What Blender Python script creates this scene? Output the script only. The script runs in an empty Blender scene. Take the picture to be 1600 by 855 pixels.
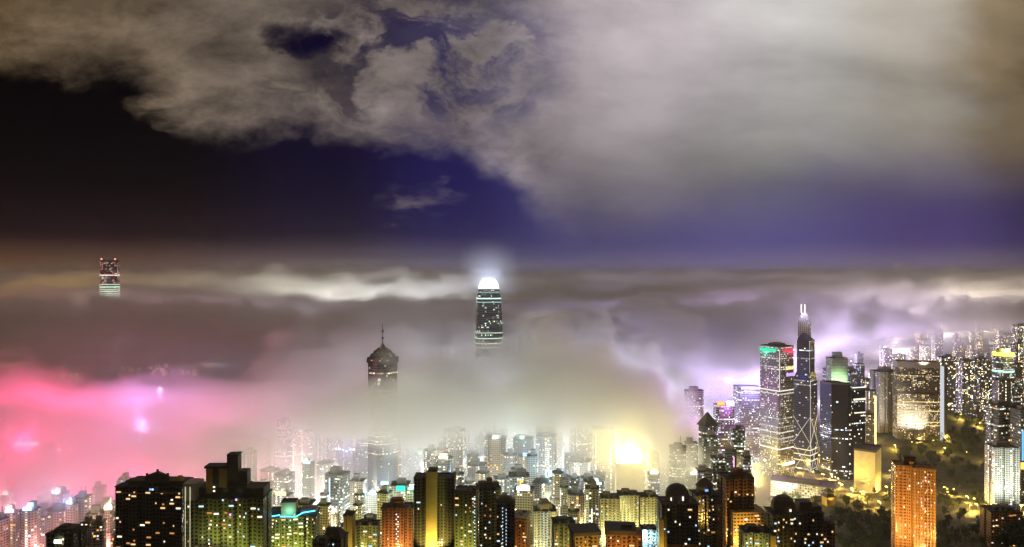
import bpy, bmesh, math, random
from mathutils import Vector
R = math.radians
random.seed(7)
sc = bpy.context.scene
COL = sc.collection

# ------------------------------------------------------------------ camera, sky, exposure
CH, FP, CX, CY = 429.0, 1100.0, 800.0, 427.5      # eye height above the sea, focal length in photo pixels
cd = bpy.data.cameras.new('camera'); cam = bpy.data.objects.new('camera', cd); COL.objects.link(cam)
cam.location = (0, 0, CH); cam.rotation_euler = (R(90), 0, 0)
cd.sensor_width = 36; cd.lens = 24.75; cd.clip_start = 1; cd.clip_end = 80000
sc.camera = cam
sc.view_settings.view_transform = 'Standard'; sc.view_settings.look = 'None'
sc.view_settings.exposure = 0.0; sc.view_settings.gamma = 1.0; sc.view_settings.use_curve_mapping = False
sc.cycles.max_bounces = 4; sc.cycles.diffuse_bounces = 2; sc.cycles.glossy_bounces = 2
sc.cycles.transmission_bounces = 2; sc.cycles.volume_bounces = 3; sc.cycles.transparent_max_bounces = 6
sc.cycles.volume_step_rate = 3.0; sc.cycles.volume_max_steps = 256
sc.cycles.use_denoising = True; sc.cycles.use_adaptive_sampling = True; sc.cycles.adaptive_threshold = 0.03
sc.cycles.sample_clamp_indirect = 4.0; sc.cycles.caustics_reflective = False; sc.cycles.caustics_refractive = False


class S:
    """a node socket with arithmetic"""
    def __init__(s, t, o): s.t, s.o = t, o
    def m(s, op, *a):
        n = s.t.nodes.new('ShaderNodeMath'); n.operation = op
        for k, v in enumerate((s,) + a):
            if isinstance(v, S): s.t.links.new(v.o, n.inputs[k])
            else: n.inputs[k].default_value = v
        return S(s.t, n.outputs[0])
    def __add__(s, b): return s.m('ADD', b)
    __radd__ = __add__
    def __sub__(s, b): return s.m('SUBTRACT', b)
    def __rsub__(s, b): return (s * -1) + b
    def __mul__(s, b): return s.m('MULTIPLY', b)
    __rmul__ = __mul__
    def __truediv__(s, b): return s.m('DIVIDE', b)
    def max(s, b): return s.m('MAXIMUM', b)
    def min(s, b): return s.m('MINIMUM', b)
    def pow(s, b): return s.m('POWER', b)
    def lt(s, b): return s.m('LESS_THAN', b)
    def gt(s, b): return s.m('GREATER_THAN', b)
    def floor(s): return s.m('FLOOR')
    def fract(s): return s.m('FRACT')
    def sm(s, a, b, lo=0.0, hi=1.0):
        n = s.t.nodes.new('ShaderNodeMapRange'); n.interpolation_type = 'SMOOTHSTEP'
        s.t.links.new(s.o, n.inputs[0])
        for k, v in enumerate((a, b, lo, hi)): n.inputs[k + 1].default_value = v
        return S(s.t, n.outputs[0])
    def curve(s, pts, x0, x1, y0, y1):
        """piecewise smooth curve through pts, in x0..x1, y0..y1"""
        n = s.t.nodes.new('ShaderNodeFloatCurve')
        c = n.mapping.curves[0]
        q = [((x - x0) / (x1 - x0), (y - y0) / (y1 - y0)) for x, y in pts]
        c.points[0].location = q[0]; c.points[1].location = q[-1]
        for p in q[1:-1]: c.points.new(*p)
        n.mapping.update()
        s.t.links.new(((s - x0) / (x1 - x0)).o, n.inputs['Value'])
        return S(s.t, n.outputs[0]) * (y1 - y0) + y0


def xyz(t, x, y, z):
    n = t.nodes.new('ShaderNodeCombineXYZ')
    for k, v in enumerate((x, y, z)):
        if isinstance(v, S): t.links.new(v.o, n.inputs[k])
        else: n.inputs[k].default_value = v
    return n.outputs[0]


def noise(t, vec, scale, detail=5, rough=.55, dist=0.0):
    n = t.nodes.new('ShaderNodeTexNoise')
    n.inputs['Scale'].default_value = scale; n.inputs['Detail'].default_value = detail
    n.inputs['Roughness'].default_value = rough; n.inputs['Distortion'].default_value = dist
    t.links.new(vec, n.inputs['Vector'])
    return S(t, n.outputs[0])


def white(t, x, y, z):
    n = t.nodes.new('ShaderNodeTexWhiteNoise'); n.noise_dimensions = '3D'
    t.links.new(xyz(t, x, y, z), n.inputs['Vector'])
    return S(t, n.outputs['Value'])


def mixc(t, f, a, b):
    n = t.nodes.new('ShaderNodeMix'); n.data_type = 'RGBA'
    if isinstance(f, S): t.links.new(f.o, n.inputs[0])
    else: n.inputs[0].default_value = f
    for k, v in ((6, a), (7, b)):
        if isinstance(v, tuple): n.inputs[k].default_value = (*v, 1)
        else: t.links.new(v, n.inputs[k])
    return n.outputs[2]


def ramp(t, f, stops, const=False):
    n = t.nodes.new('ShaderNodeValToRGB'); e = n.color_ramp.elements
    n.color_ramp.interpolation = 'CONSTANT' if const else 'EASE'
    e[0].position, e[0].color = stops[0][0], (*stops[0][1], 1)
    e[1].position, e[1].color = stops[-1][0], (*stops[-1][1], 1)
    for p, c in stops[1:-1]:
        k = e.new(p); k.color = (*c, 1)
    t.links.new(f.o, n.inputs[0])
    return n.outputs[0]


def build_sky():
    w = bpy.data.worlds.new('World'); sc.world = w; w.use_nodes = True
    t = w.node_tree; t.nodes.clear()
    out = t.nodes.new('ShaderNodeOutputWorld'); bg = t.nodes.new('ShaderNodeBackground')
    t.links.new(bg.outputs[0], out.inputs[0])
    tc = t.nodes.new('ShaderNodeTexCoord'); sp = t.nodes.new('ShaderNodeSeparateXYZ')
    t.links.new(tc.outputs['Generated'], sp.inputs[0])
    x, y, z = (S(t, sp.outputs[k]) for k in range(3))
    yy = y.max(.08)
    u, v = (x / yy).max(-3.0).min(3.0), (z / yy).max(-.2).min(3.0)      # tangent of bearing and of height
    # clear night sky: black to the west, navy then violet blue to the east
    clear = ramp(t, (u + .8) / 1.6, [(0, (.0012, .0005, .001)), (.2, (.001, .0003, .0015)), (.34, (.004, .002, .018)), (.45, (.012, .009, .075)),
                                    (.56, (.042, .037, .15)), (.72, (.08, .068, .225)), (.88, (.062, .042, .155)), (1, (.014, .008, .055))])
    # mauve murk above the horizon
    hz = ramp(t, (u + .8) / 1.6, [(0, (.12, .06, .018)), (.15, (.11, .06, .035)), (.3, (.12, .085, .085)), (.5, (.15, .135, .20)), (.7, (.18, .15, .25)), (.9, (.13, .10, .14)), (1, (.07, .045, .07))])
    hzm = (v + u.sm(-.3, .15) * .012 + (noise(t, xyz(t, u * 2.2, v * 10.0, 3.1), 2.0, 4, .5) - .5) * .02).sm(.062, -.012)
    c = mixc(t, hzm, clear, hz)
    # a lower rim of cloud whose under-edge follows the bearing
    wx = noise(t, xyz(t, u, v * 1.6, 0.0), 3.2, 6, .6, .2) - .5
    wy = noise(t, xyz(t, u, v * 1.6, 7.7), 7.5, 6, .6, .15) - .5
    P = lambda px, py: ((px - CX) / FP, (CY - py) / FP)
    edge = [P(-400, 60), P(0, 78), P(110, 74), P(215, 105), P(265, 160), P(330, 182), P(420, 176), P(500, 187), P(600, 200), P(700, 222),
            P(770, 250), P(820, 300), P(870, 332), P(960, 345), P(1090, 338), P(1250, 312), P(1400, 292), P(1500, 290), P(1600, 300), P(2000, 290)]
    B = u.curve(edge, -1.2, 1.2, 0.0, .4)
    right = u.sm(-.02, .12)
    d = v - B + wx * (.15 - right * .09) + wy * (.075 - right * .045)
    rag = noise(t, xyz(t, u + wx * .2, v * 1.4, 4.4), 15.0, 6, .6, .15) - .5
    m_l = (d + rag * .07).sm(-.045, .06); m_r = (d + rag * .03).sm(-.075, .095)
    cloud = m_l * (1.0 - right) + m_r * right
    # broken openings in the western cloud
    hole = noise(t, xyz(t, u + wx * .25, v * 1.5 + wy * .2, 2.3), 7.5, 6, .6, .25)
    def blob(px, py, rx, ry):
        a, b = P(px, py)
        p = (u - a + wy * .22 + rag * .07) * (FP / rx); q = (v - b + wx * .16 + rag * .05) * (FP / ry)
        return (p * p + q * q).sm(2.2, .0)
    gap = blob(490, 74, 62, 30)
    tear = blob(640, 90, 190, 110) * hole.sm(.42, .56)
    cloud = cloud * (1.0 - (gap * hole.sm(.22, .42)).max(tear * .85)).max(0.0)
    wisp = blob(640, 318, 60, 16) * noise(t, xyz(t, u * 1.2, v * 3.0, 9.0), 14.0, 4).sm(.42, .75) * .3
    peach = blob(350, 160, 110, 34) * noise(t, xyz(t, u * .7, v * 3.2, 6.0), 9.0, 6, .6, .4).sm(.4, .62) * .8
    cloud = cloud.max(wisp).max(peach)
    # body of the cloud: city glow from below, folds from noise
    big = noise(t, xyz(t, u * .8 + v * .55 + wx * .1, v * 1.8, 1.0), 3.6, 5, .5, .35)
    fine = noise(t, xyz(t, u + wx * .1, v * 1.7, 5.0), 8.0, 8, .64, .12)
    glow = v.sm(.06, .36, .34, 1.08) * right + (1.0 - right) * (v - B).sm(-.02, .10, 1.0, .60)
    shade = (glow * (.5 - right * .22 + big * (right * .5 + .95) + (fine - .5) * (2.6 - right * 2.2)))
    tone = ramp(t, (u + wx * .25 + (fine - .5) * .1 + .8) / 1.6, [(0, (.17, .105, .035)), (.12, (.22, .155, .095)), (.28, (.285, .225, .18)), (.42, (.285, .235, .225)), (.52, (.36, .31, .33)), (.62, (.46, .41, .43)),
                                   (.74, (.46, .44, .425)), (.86, (.38, .345, .295)), (.95, (.24, .18, .11)), (1, (.12, .08, .04))])
    mul = t.nodes.new('ShaderNodeVectorMath'); mul.operation = 'SCALE'
    t.links.new(tone, mul.inputs[0]); t.links.new(shade.o, mul.inputs['Scale'])
    c = mixc(t, cloud, c, mul.outputs[0])
    c = mixc(t, z.sm(.0, -.05), c, (.03, .025, .03))
    t.links.new(c, bg.inputs[0]); bg.inputs[1].default_value = 1.0
    w.cycles.sampling_method = 'MANUAL'; w.cycles.sample_map_resolution = 512


build_sky()


# ------------------------------------------------------------------ helpers
def X(px, Y): return (px - CX) / FP * Y
def Z(py, Y): return CH - (py - CY) / FP * Y
def interp(v, pts):
    if v <= pts[0][0]: return pts[0][1]
    for (a, b), (c, d) in zip(pts, pts[1:]):
        if v <= c: return b + (d - b) * (v - a) / (c - a)
    return pts[-1][1]
def sstep(a, b, v):
    k = min(1, max(0, (v - a) / (b - a))); return k * k * (3 - 2 * k)
def gauss(x, y, cx, cy, rx, ry): return math.exp(-((x - cx) / rx) ** 2 - ((y - cy) / ry) ** 2)
GL = [(0, 400), (60, 380), (150, 335), (300, 262), (450, 172), (600, 112), (800, 60), (1000, 26), (1200, 8), (1700, 5)]
GR = [(0, 400), (60, 380), (150, 335), (300, 270), (500, 200), (700, 135), (900, 105), (1050, 84), (1250, 50), (1500, 34), (1800, 15), (2400, 8)]
def ground(x, y):
    k = sstep(200, 520, x)
    h = interp(y, GL) * (1 - k) + interp(y, GR) * k
    h += 82 * gauss(x, y, 1010, 1760, 210, 170) + 135 * gauss(x, y, 2350, 3500, 650, 500) + 60 * gauss(x, y, 392, 520, 70, 70)
    shore = sstep(1720, 1800, y) * (1 - sstep(2620, 2680, y)) * (1 - sstep(600, 900, x))
    return h * (1 - shore) - 6 * shore
def gpt(px, py):
    """where the sight line of a photo pixel meets the ground"""
    Y = 430.0
    while Y < 6000:
        if Z(py, Y) <= ground(X(px, Y), Y): break
        Y += 4
    return X(px, Y), Y, ground(X(px, Y), Y)


class MB:
    """collects faces with uv in metres; build() links ONE mesh object"""
    def __init__(s): s.v, s.f, s.uv, s.mi = [], [], [], []
    def face(s, pts, uv=None, mi=0):
        b = len(s.v); s.v += [tuple(p) for p in pts]; s.f.append(tuple(range(b, b + len(pts))))
        s.uv.append(uv or [(0, -99)] * len(pts)); s.mi.append(mi)
    def loft(s, rings, cap=True, capmat=0, bottom=False, smooth=False):
        """rings: [(polygon [(x,y)], z)], counter-clockwise, same vertex count"""
        n = len(rings[0][0]); per = [0]
        p0 = rings[0][0]
        for k in range(n): per.append(per[-1] + math.dist(p0[k], p0[(k + 1) % n]))
        b = len(s.v)
        for poly, z in rings: s.v += [(p[0], p[1], z) for p in poly]
        for j in range(len(rings) - 1):
            z0, z1 = rings[j][1] - rings[0][1], rings[j + 1][1] - rings[0][1]
            for k in range(n):
                k2 = (k + 1) % n
                s.f.append((b + j * n + k, b + j * n + k2, b + (j + 1) * n + k2, b + (j + 1) * n + k))
                s.uv.append([(per[k], z0), (per[k + 1], z0), (per[k + 1], z1), (per[k], z1)]); s.mi.append(0)
        if cap:
            s.f.append(tuple(b + (len(rings) - 1) * n + k for k in range(n))); s.uv.append([(0, -99)] * n); s.mi.append(capmat)
        if bottom:
            s.f.append(tuple(b + k for k in reversed(range(n)))); s.uv.append([(0, -99)] * n); s.mi.append(capmat)
    def box(s, cx, cy, z0, w, d, h, mi=0):
        p = [(cx - w / 2, cy - d / 2), (cx + w / 2, cy - d / 2), (cx + w / 2, cy + d / 2), (cx - w / 2, cy + d / 2)]
        s.loft([(p, z0), (p, z0 + h)], bottom=True)
    def bar(s, a, b, r, n=4):
        a, b = Vector(a), Vector(b); d = (b - a).normalized()
        u = d.cross(Vector((0, 0, 1)) if abs(d.z) < .95 else Vector((1, 0, 0))).normalized(); w = d.cross(u)
        ring = [u * math.cos(2 * math.pi * (k + .5) / n) * r + w * math.sin(2 * math.pi * (k + .5) / n) * r for k in range(n)]
        base = len(s.v)
        s.v += [tuple(a + q) for q in ring] + [tuple(b + q) for q in ring]
        for k in range(n):
            k2 = (k + 1) % n
            s.f.append((base + k, base + k2, base + n + k2, base + n + k)); s.uv.append([(0, -99)] * 4); s.mi.append(0)
        s.f.append(tuple(base + k for k in reversed(range(n)))); s.uv.append([(0, -99)] * n); s.mi.append(0)
        s.f.append(tuple(base + n + k for k in range(n))); s.uv.append([(0, -99)] * n); s.mi.append(0)
    def mesh(s, name, mats):
        me = bpy.data.meshes.new(name); me.from_pydata(s.v, [], s.f)
        ul = me.uv_layers.new(name='metres'); d = ul.data; i = 0
        for q in s.uv:
            for c in q: d[i].uv = c; i += 1
        for m in (mats if isinstance(mats, (list, tuple)) else [mats]): me.materials.append(m)
        me.polygons.foreach_set('material_index', s.mi); me.update()
        return me
    def build(s, name, mats, parent=None): return link(name, s.mesh(name, mats), parent)


def link(name, data, parent=None, loc=None):
    o = bpy.data.objects.new(name, data); COL.objects.link(o)
    if parent: o.parent = parent
    if loc: o.location = loc
    return o
def tag(o, label, cat, group=None, kind=None):
    o['label'] = label
    if cat: o['category'] = cat
    if group: o['group'] = group
    if kind: o['kind'] = kind
    return o
def thing(name, label, cat, loc, rz=0.0, group=None):
    o = link(name, None, None, loc); o.rotation_euler = (0, 0, rz); o.empty_display_size = 5
    return tag(o, label, cat, group)
def lamp(name, parent, loc, power, color, radius=2.0):
    l = bpy.data.lights.new(name, 'POINT'); l.energy = power; l.color = color; l.shadow_soft_size = radius
    return link(name, l, parent, loc)
def spot(name, parent, loc, aim, power, color, radius=1.0, cone=75):
    """a floodlight thrown at its own wall"""
    l = bpy.data.lights.new(name, 'SPOT'); l.energy = power; l.color = color; l.shadow_soft_size = radius; l.spot_size = R(cone); l.spot_blend = .7
    o = link(name, l, parent, loc); o.rotation_euler = (Vector(aim) - Vector(loc)).to_track_quat('-Z', 'Y').to_euler()
    return o
def copy_tree(o, parent=None):
    c = o.copy(); COL.objects.link(c)
    if parent: c.parent = parent
    for ch in list(o.children):
        if ch.type != 'LIGHT': copy_tree(ch, c)
    return c


# ------------------------------------------------------------------ materials
def mat(name, col, rough=.8, metal=0.0, vary=.25, scale=.15, emit=None, strength=0.0):
    m = bpy.data.materials.new(name); m.use_nodes = True; t = m.node_tree
    b = t.nodes['Principled BSDF']
    tc = t.nodes.new('ShaderNodeTexCoord')
    n = noise(t, tc.outputs['Object'], scale, 4)
    t.links.new(mixc(t, n, tuple(c * (1 - vary) for c in col), tuple(min(1, c * (1 + vary)) for c in col)), b.inputs['Base Color'])
    b.inputs['Roughness'].default_value = rough; b.inputs['Metallic'].default_value = metal
    if emit:
        b.inputs['Emission Color'].default_value = (*emit, 1); b.inputs['Emission Strength'].default_value = strength
        m.cycles.emission_sampling = 'NONE'
    return m


WARM, WHITE, COOL, AMBER, GREEN, PINKW = (1, .66, .30), (1, .90, .70), (.75, .92, 1), (1, .45, .10), (.75, 1, .72), (1, .7, .8)
def facade(name, col, wu=3.2, hv=3.1, p=.12, cols=.0, rows=.0, tints=(WARM, WHITE, COOL, WHITE), strength=2.2, glass=(.015, .017, .022), fillu=.62, fillv=.5, rough=.75, glaze=.2, spec=.5):
    """wall with a grid of windows, some of them lit; cols and rows are shares of wholly lit columns and floors"""
    m = bpy.data.materials.new(name); m.use_nodes = True; t = m.node_tree; b = t.nodes['Principled BSDF']
    uvn = t.nodes.new('ShaderNodeUVMap'); uvn.uv_map = 'metres'
    sp = t.nodes.new('ShaderNodeSeparateXYZ'); t.links.new(uvn.outputs[0], sp.inputs[0])
    u, v = S(t, sp.outputs[0]) / wu, S(t, sp.outputs[1]) / hv
    oi = t.nodes.new('ShaderNodeObjectInfo'); seed = S(t, oi.outputs['Random']) * 771.0
    cu, cv, fu, fv = u.floor(), v.floor(), u.fract(), v.fract()
    r1, r2, r3 = white(t, cu, cv, seed), white(t, cu + 91.0, cv, seed), white(t, cu, cv + 57.0, seed)
    share = white(t, (cu / 5.0).floor(), (cv / 4.0).floor(), seed + 5.0) * p * 2.0
    if cols: share = share + white(t, cu, 3.0, seed).gt(1 - cols) * .85
    if rows: share = share + white(t, 8.0, cv, seed).gt(1 - rows) * .75
    mask = fu.gt(.5 - fillu / 2) * fu.lt(.5 + fillu / 2) * fv.gt(.28) * fv.lt(.28 + fillv) * v.gt(0.0)
    lit = r1.lt(share) * mask
    tc = t.nodes.new('ShaderNodeTexCoord')
    n = noise(t, tc.outputs['Object'], .07, 5, .6)
    b.inputs['Specular IOR Level'].default_value = spec
    wall = mixc(t, n, tuple(c * .62 for c in col), tuple(min(1, c * 1.25) for c in col))
    t.links.new(mixc(t, mask, wall, glass), b.inputs['Base Color'])
    t.links.new((rough + mask * (glaze - rough)).o, b.inputs['Roughness'])
    k = len(tints)
    t.links.new(ramp(t, r2, [(i / k, c) for i, c in enumerate(tints)], True), b.inputs['Emission Color'])
    t.links.new((lit * (r3 * r3 * 1.6 + .25) * strength).o, b.inputs['Emission Strength'])
    m.cycles.emission_sampling = 'NONE'
    return m


def glow(name, col, s):
    m = bpy.data.materials.new(name); m.use_nodes = True; t = m.node_tree
    t.nodes.clear(); o = t.nodes.new('ShaderNodeOutputMaterial'); e = t.nodes.new('ShaderNodeEmission')
    e.inputs[0].default_value = (*col, 1); e.inputs[1].default_value = s; t.links.new(e.outputs[0], o.inputs[0])
    m.cycles.emission_sampling = 'NONE'
    return m


M = dict(
    roof=mat('roof felt', (.07, .065, .06)), dark=mat('dark concrete', (.10, .095, .085)), pale=mat('pale render', (.42, .40, .36)),
    ochre=mat('ochre render', (.42, .30, .12)), steel=mat('steel', (.30, .31, .33), .45, .7), asphalt=mat('asphalt', (.05, .05, .05), .8),
    bark=mat('bark', (.07, .05, .035)), white=mat('white stone', (.62, .60, .55)), brown=mat('brown render', (.28, .15, .07)),
    tank=mat('grey tank', (.24, .24, .24)),
)
G_WARM, G_WHITE, G_COOL, G_AMBER = glow('lit warm', (1, .62, .26), 1.3), glow('lit white', (1, .9, .68), 1.7), glow('lit cool', (.62, .85, 1), 1.3), glow('lit amber', (1, .42, .12), .7)
G_BLUE, G_VIOLET = glow('lit blue', (.22, .35, 1), 1.6), glow('lit violet', (.6, .4, 1), 2)
F = dict(
    beige=facade('beige tower wall', (.38, .33, .24), p=.08, cols=.12, strength=2.6),
    grey=facade('grey tower wall', (.27, .27, .26), p=.09, cols=.14, rows=.05, strength=2.6),
    tan=facade('tan tower wall', (.36, .27, .17), p=.09, cols=.12, tints=(WARM, WARM, WHITE, AMBER), strength=2.6),
    pale=facade('pale tower wall', (.50, .48, .43), p=.1, cols=.18, rows=.04, tints=(WHITE, WHITE, WARM, COOL), strength=3),
    office=facade('office glass', (.14, .15, .16), 2.6, 3.9, p=.22, rows=.16, tints=(WHITE, GREEN, COOL, WHITE), strength=1.7, fillu=.86, fillv=.46),
    office_dim=facade('dim office glass', (.10, .11, .13), 2.6, 3.9, p=.10, rows=.08, tints=(WHITE, WARM, COOL, WHITE), strength=1.6, fillu=.86, fillv=.5),
    violet=facade('violet lit office glass', (.20, .19, .24), 2.6, 3.9, p=.2, rows=.18, tints=((.7, .7, 1), (.9, .8, 1), WHITE, COOL), strength=1.8, fillu=.86, fillv=.46),
    far=facade('far tower wall', (.30, .29, .27), 3.6, 3.3, p=.20, cols=.05, tints=(WARM, WHITE, (1, .8, .3), COOL), strength=5),
    farwarm=facade('far warm tower wall', (.32, .28, .2), 3.6, 3.3, p=.22, cols=.05, tints=(WARM, (1, .75, .25), WARM, WHITE), strength=6),
    pink=facade('pinkish tower wall', (.40, .34, .32), p=.10, cols=.08, tints=(PINKW, WHITE, WARM, AMBER), strength=2.2),
    icc=facade('dark harbour tower glass', (.05, .045, .045), 4.0, 4.4, p=.30, tints=((1, .25, .2), (1, .75, .6), (1, .4, .3), WHITE), strength=1.2, fillu=.8, fillv=.5),
    ifc=facade('slate tower glass', (.13, .16, .17), 2.8, 4.2, p=.14, rows=.05, tints=(WHITE, GREEN, COOL, GREEN), strength=1.6, fillu=.7, fillv=.5, rough=.4),
    center=facade('dark steel tower glass', (.03, .034, .036), 3.0, 4.0, p=.05, rows=.06, tints=(WHITE, GREEN, WHITE, WARM), strength=1.8, fillu=.8, fillv=.45, rough=.4),
    ckc=facade('grid glass wall', (.12, .115, .13), 2.4, 4.0, p=.30, rows=.2, tints=(WHITE, GREEN, (1, .85, .95), WHITE), strength=1.35, fillu=.55, fillv=.5, rough=.4),
    boc=facade('blue mirror glass wall', (.07, .075, .13), 3.2, 4.0, p=.06, rows=.05, tints=(COOL, WHITE, (.6, .6, 1), WHITE), strength=1.2, fillu=.8, fillv=.5, rough=.25, glaze=.12),
    navy=facade('navy glass wall', (.009, .011, .022), 2.6, 4.0, p=.035, rows=.06, tints=(WHITE, COOL, WHITE, (.8, .8, 1)), strength=2.4, fillu=.8, fillv=.45, rough=.6, glass=(.005, .006, .012), spec=.15),
    hotel=facade('hotel slab wall', (.16, .15, .12), 2.8, 3.3, p=.30, rows=.07, tints=(WARM, (1, .75, .25), WHITE, WARM), strength=1.5, fillu=.6, fillv=.5),
    ribbed=facade('ribbed grey wall', (.30, .29, .27), 5.5, 3.3, p=.05, tints=(WHITE, WARM, WHITE, COOL), strength=1.3),
    orange=facade('terracotta balcony wall', (.46, .22, .07), 2.6, 3.0, p=.10, tints=(WARM, (1, .6, .5), WHITE, WARM), strength=1.3, glass=(.10, .03, .012), fillu=.6, fillv=.52),
    green=facade('pale green lit glass', (.34, .42, .32), 3.0, 3.8, p=.05, tints=(GREEN, WHITE, GREEN, COOL), strength=1, fillu=.6, fillv=.5),
    # nearby blocks: only unlit windows here, the lit ones are objects
    n_dark=facade('dark block wall', (.11, .095, .075), p=0.0, strength=0),
    n_green=facade('olive block wall', (.24, .22, .11), p=0.0, strength=0),
    n_ochre=facade('ochre block wall', (.34, .24, .10), p=0.0, strength=0),
    n_brown=facade('brown block wall', (.30, .15, .065), p=0.0, strength=0),
    n_beige=facade('beige block wall', (.40, .36, .25), p=0.0, strength=0),
    n_blue=facade('blue grey block wall', (.30, .34, .38), p=0.0, strength=0),
)

# ------------------------------------------------------------------ ground, water, roads
def build_ground():
    xs = [-9000, -6000, -4000, -3000] + list(range(-2400, 2401, 60)) + [2700, 3000, 3500, 4000, 5000, 7000, 10000]
    ys = [-200, 0, 60] + list(range(120, 2000, 40)) + [2100, 2300, 2500, 2600, 2640, 2680, 2800] + list(range(3000, 4400, 150)) + [5000, 6500, 9000, 14000, 30000]
    v = [(x, y, ground(x, y)) for y in ys for x in xs]; n = len(xs)
    f = [(j * n + i, j * n + i + 1, (j + 1) * n + i + 1, (j + 1) * n + i) for j in range(len(ys) - 1) for i in range(n - 1)]
    me = bpy.data.meshes.new('ground'); me.from_pydata(v, [], f)
    m = bpy.data.materials.new('hillside and city ground'); m.use_nodes = True; t = m.node_tree; b = t.nodes['Principled BSDF']
    tc = t.nodes.new('ShaderNodeTexCoord'); k = noise(t, tc.outputs['Object'], .012, 6); k2 = noise(t, tc.outputs['Object'], .15, 4)
    t.links.new(mixc(t, (k + (k2 - .5) * .4).sm(.4, .6), (.025, .036, .018), (.085, .085, .07)), b.inputs['Base Color']); b.inputs['Roughness'].default_value = .9
    me.materials.append(m)
    o = link('ground', me); o['kind'] = 'structure'
    me = bpy.data.meshes.new('water'); me.from_pydata([(-9000, 1700, 0), (2000, 1700, 0), (2000, 2700, 0), (-9000, 2700, 0)], [], [(0, 1, 2, 3)])
    m = bpy.data.materials.new('harbour water'); m.use_nodes = True; t = m.node_tree; b = t.nodes['Principled BSDF']
    b.inputs['Base Color'].default_value = (.01, .015, .02, 1); b.inputs['Roughness'].default_value = .18
    tc = t.nodes.new('ShaderNodeTexCoord'); k = noise(t, tc.outputs['Object'], .08, 4)
    bp = t.nodes.new('ShaderNodeBump'); bp.inputs['Strength'].default_value = .4; t.links.new(k.o, bp.inputs['Height']); t.links.new(bp.outputs[0], b.inputs['Normal'])
    me.materials.append(m); o = link('water', me); o['kind'] = 'structure'
build_ground()


def road(pix, width):
    """a carriageway draped along photo points"""
    pts = [gpt(*p) for p in pix]; fine = []
    for a, b in zip(pts, pts[1:]):
        n = max(2, int(math.dist(a[:2], b[:2]) / 12))
        fine += [(a[0] + (b[0] - a[0]) * k / n, a[1] + (b[1] - a[1]) * k / n) for k in range(n)]
    fine.append(pts[-1][:2]); mb = MB(); L, Rr = [], []
    for k, p in enumerate(fine):
        q = fine[min(k + 1, len(fine) - 1)]; o = fine[max(k - 1, 0)]
        d = Vector((q[0] - o[0], q[1] - o[1])).normalized(); nrm = Vector((-d.y, d.x)) * width / 2
        z = max(ground(p[0] + nrm.x, p[1] + nrm.y), ground(p[0] - nrm.x, p[1] - nrm.y), ground(*p)) + .6
        L.append((p[0] + nrm.x, p[1] + nrm.y, z)); Rr.append((p[0] - nrm.x, p[1] - nrm.y, z))
    for k in range(len(fine) - 1): mb.face([Rr[k], Rr[k + 1], L[k + 1], L[k]])
    mb.build('road', M['asphalt'])['kind'] = 'structure'
    return fine
ROADS = [road([(1150, 800), (1178, 770), (1195, 745), (1240, 738), (1290, 752)], 18), road([(1215, 800), (1260, 790), (1320, 770), (1360, 790), (1392, 800)], 16),
         road([(1300, 745), (1340, 780), (1400, 770)], 14), road([(1470, 770), (1520, 790), (1560, 810)], 12), road([(1400, 700), (1450, 690), (1500, 715), (1545, 722)], 10)]

# ------------------------------------------------------------------ footprints
def rect(w, d, cx=0, cy=0): return [(cx - w / 2, cy - d / 2), (cx + w / 2, cy - d / 2), (cx + w / 2, cy + d / 2), (cx - w / 2, cy + d / 2)]
def chamfer(w, d, c):
    a, b = w / 2, d / 2
    return [(-a + c, -b), (a - c, -b), (a, -b + c), (a, b - c), (a - c, b), (-a + c, b), (-a, b - c), (-a, -b + c)]
def cross(w, d, k=.3):
    a, b, p, q = w / 2, d / 2, w / 2 * (1 - k), d / 2 * (1 - k)
    return [(-p, -b), (p, -b), (p, -q), (a, -q), (a, q), (p, q), (p, b), (-p, b), (-p, q), (-a, q), (-a, -q), (-p, -q)]
def bays(w, d, n, dep=2.2):
    """front with n projecting bays, notched sides"""
    p = []; s = w / (2 * n - 1)
    for k in range(n):
        x0 = -w / 2 + 2 * k * s
        p += [(x0, -d / 2), (x0 + s, -d / 2)]
        if k < n - 1: p += [(x0 + s, -d / 2 + dep), (x0 + 2 * s, -d / 2 + dep)]
    p += [(w / 2, -d * .1), (w / 2 - dep, -d * .1), (w / 2 - dep, d * .1), (w / 2, d * .1), (w / 2, d / 2), (-w / 2, d / 2), (-w / 2, d * .1), (-w / 2 + dep, d * .1), (-w / 2 + dep, -d * .1), (-w / 2, -d * .1)]
    return p
def grow(poly, e):
    out, n = [], len(poly)
    for k in range(n):
        a, b, c = Vector(poly[k - 1]), Vector(poly[k]), Vector(poly[(k + 1) % n])
        d1, d2 = (b - a).normalized(), (c - b).normalized()
        n1, n2 = Vector((d1.y, -d1.x)), Vector((d2.y, -d2.x))
        m = n1 + n2
        if m.length < .05: m = n1
        m = m / max(.3, m.dot(n1)); out.append((b.x + m.x * e, b.y + m.y * e))
    return out
def scaled(poly, k): return [(x * k, y * k) for x, y in poly]
def roof_on(poly, z, parent, over=.5, h=1.0, m=None):
    """roof slab with a raised parapet rim"""
    mb = MB(); o, i = grow(poly, over), grow(poly, -.4)
    mb.loft([(o, z), (o, z + h), (i, z + h), (i, z + .25)], bottom=True)
    return mb.build('roof', m or M['roof'], parent)
def part_box(name, parent, m, cx, cy, z, w, d, h):
    mb = MB(); mb.box(cx, cy, z, w, d, h); return mb.build(name, m, parent)
def part_bar(name, parent, m, a, b, r, n=6):
    mb = MB(); mb.bar(a, b, r, n); return mb.build(name, m, parent)


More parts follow.
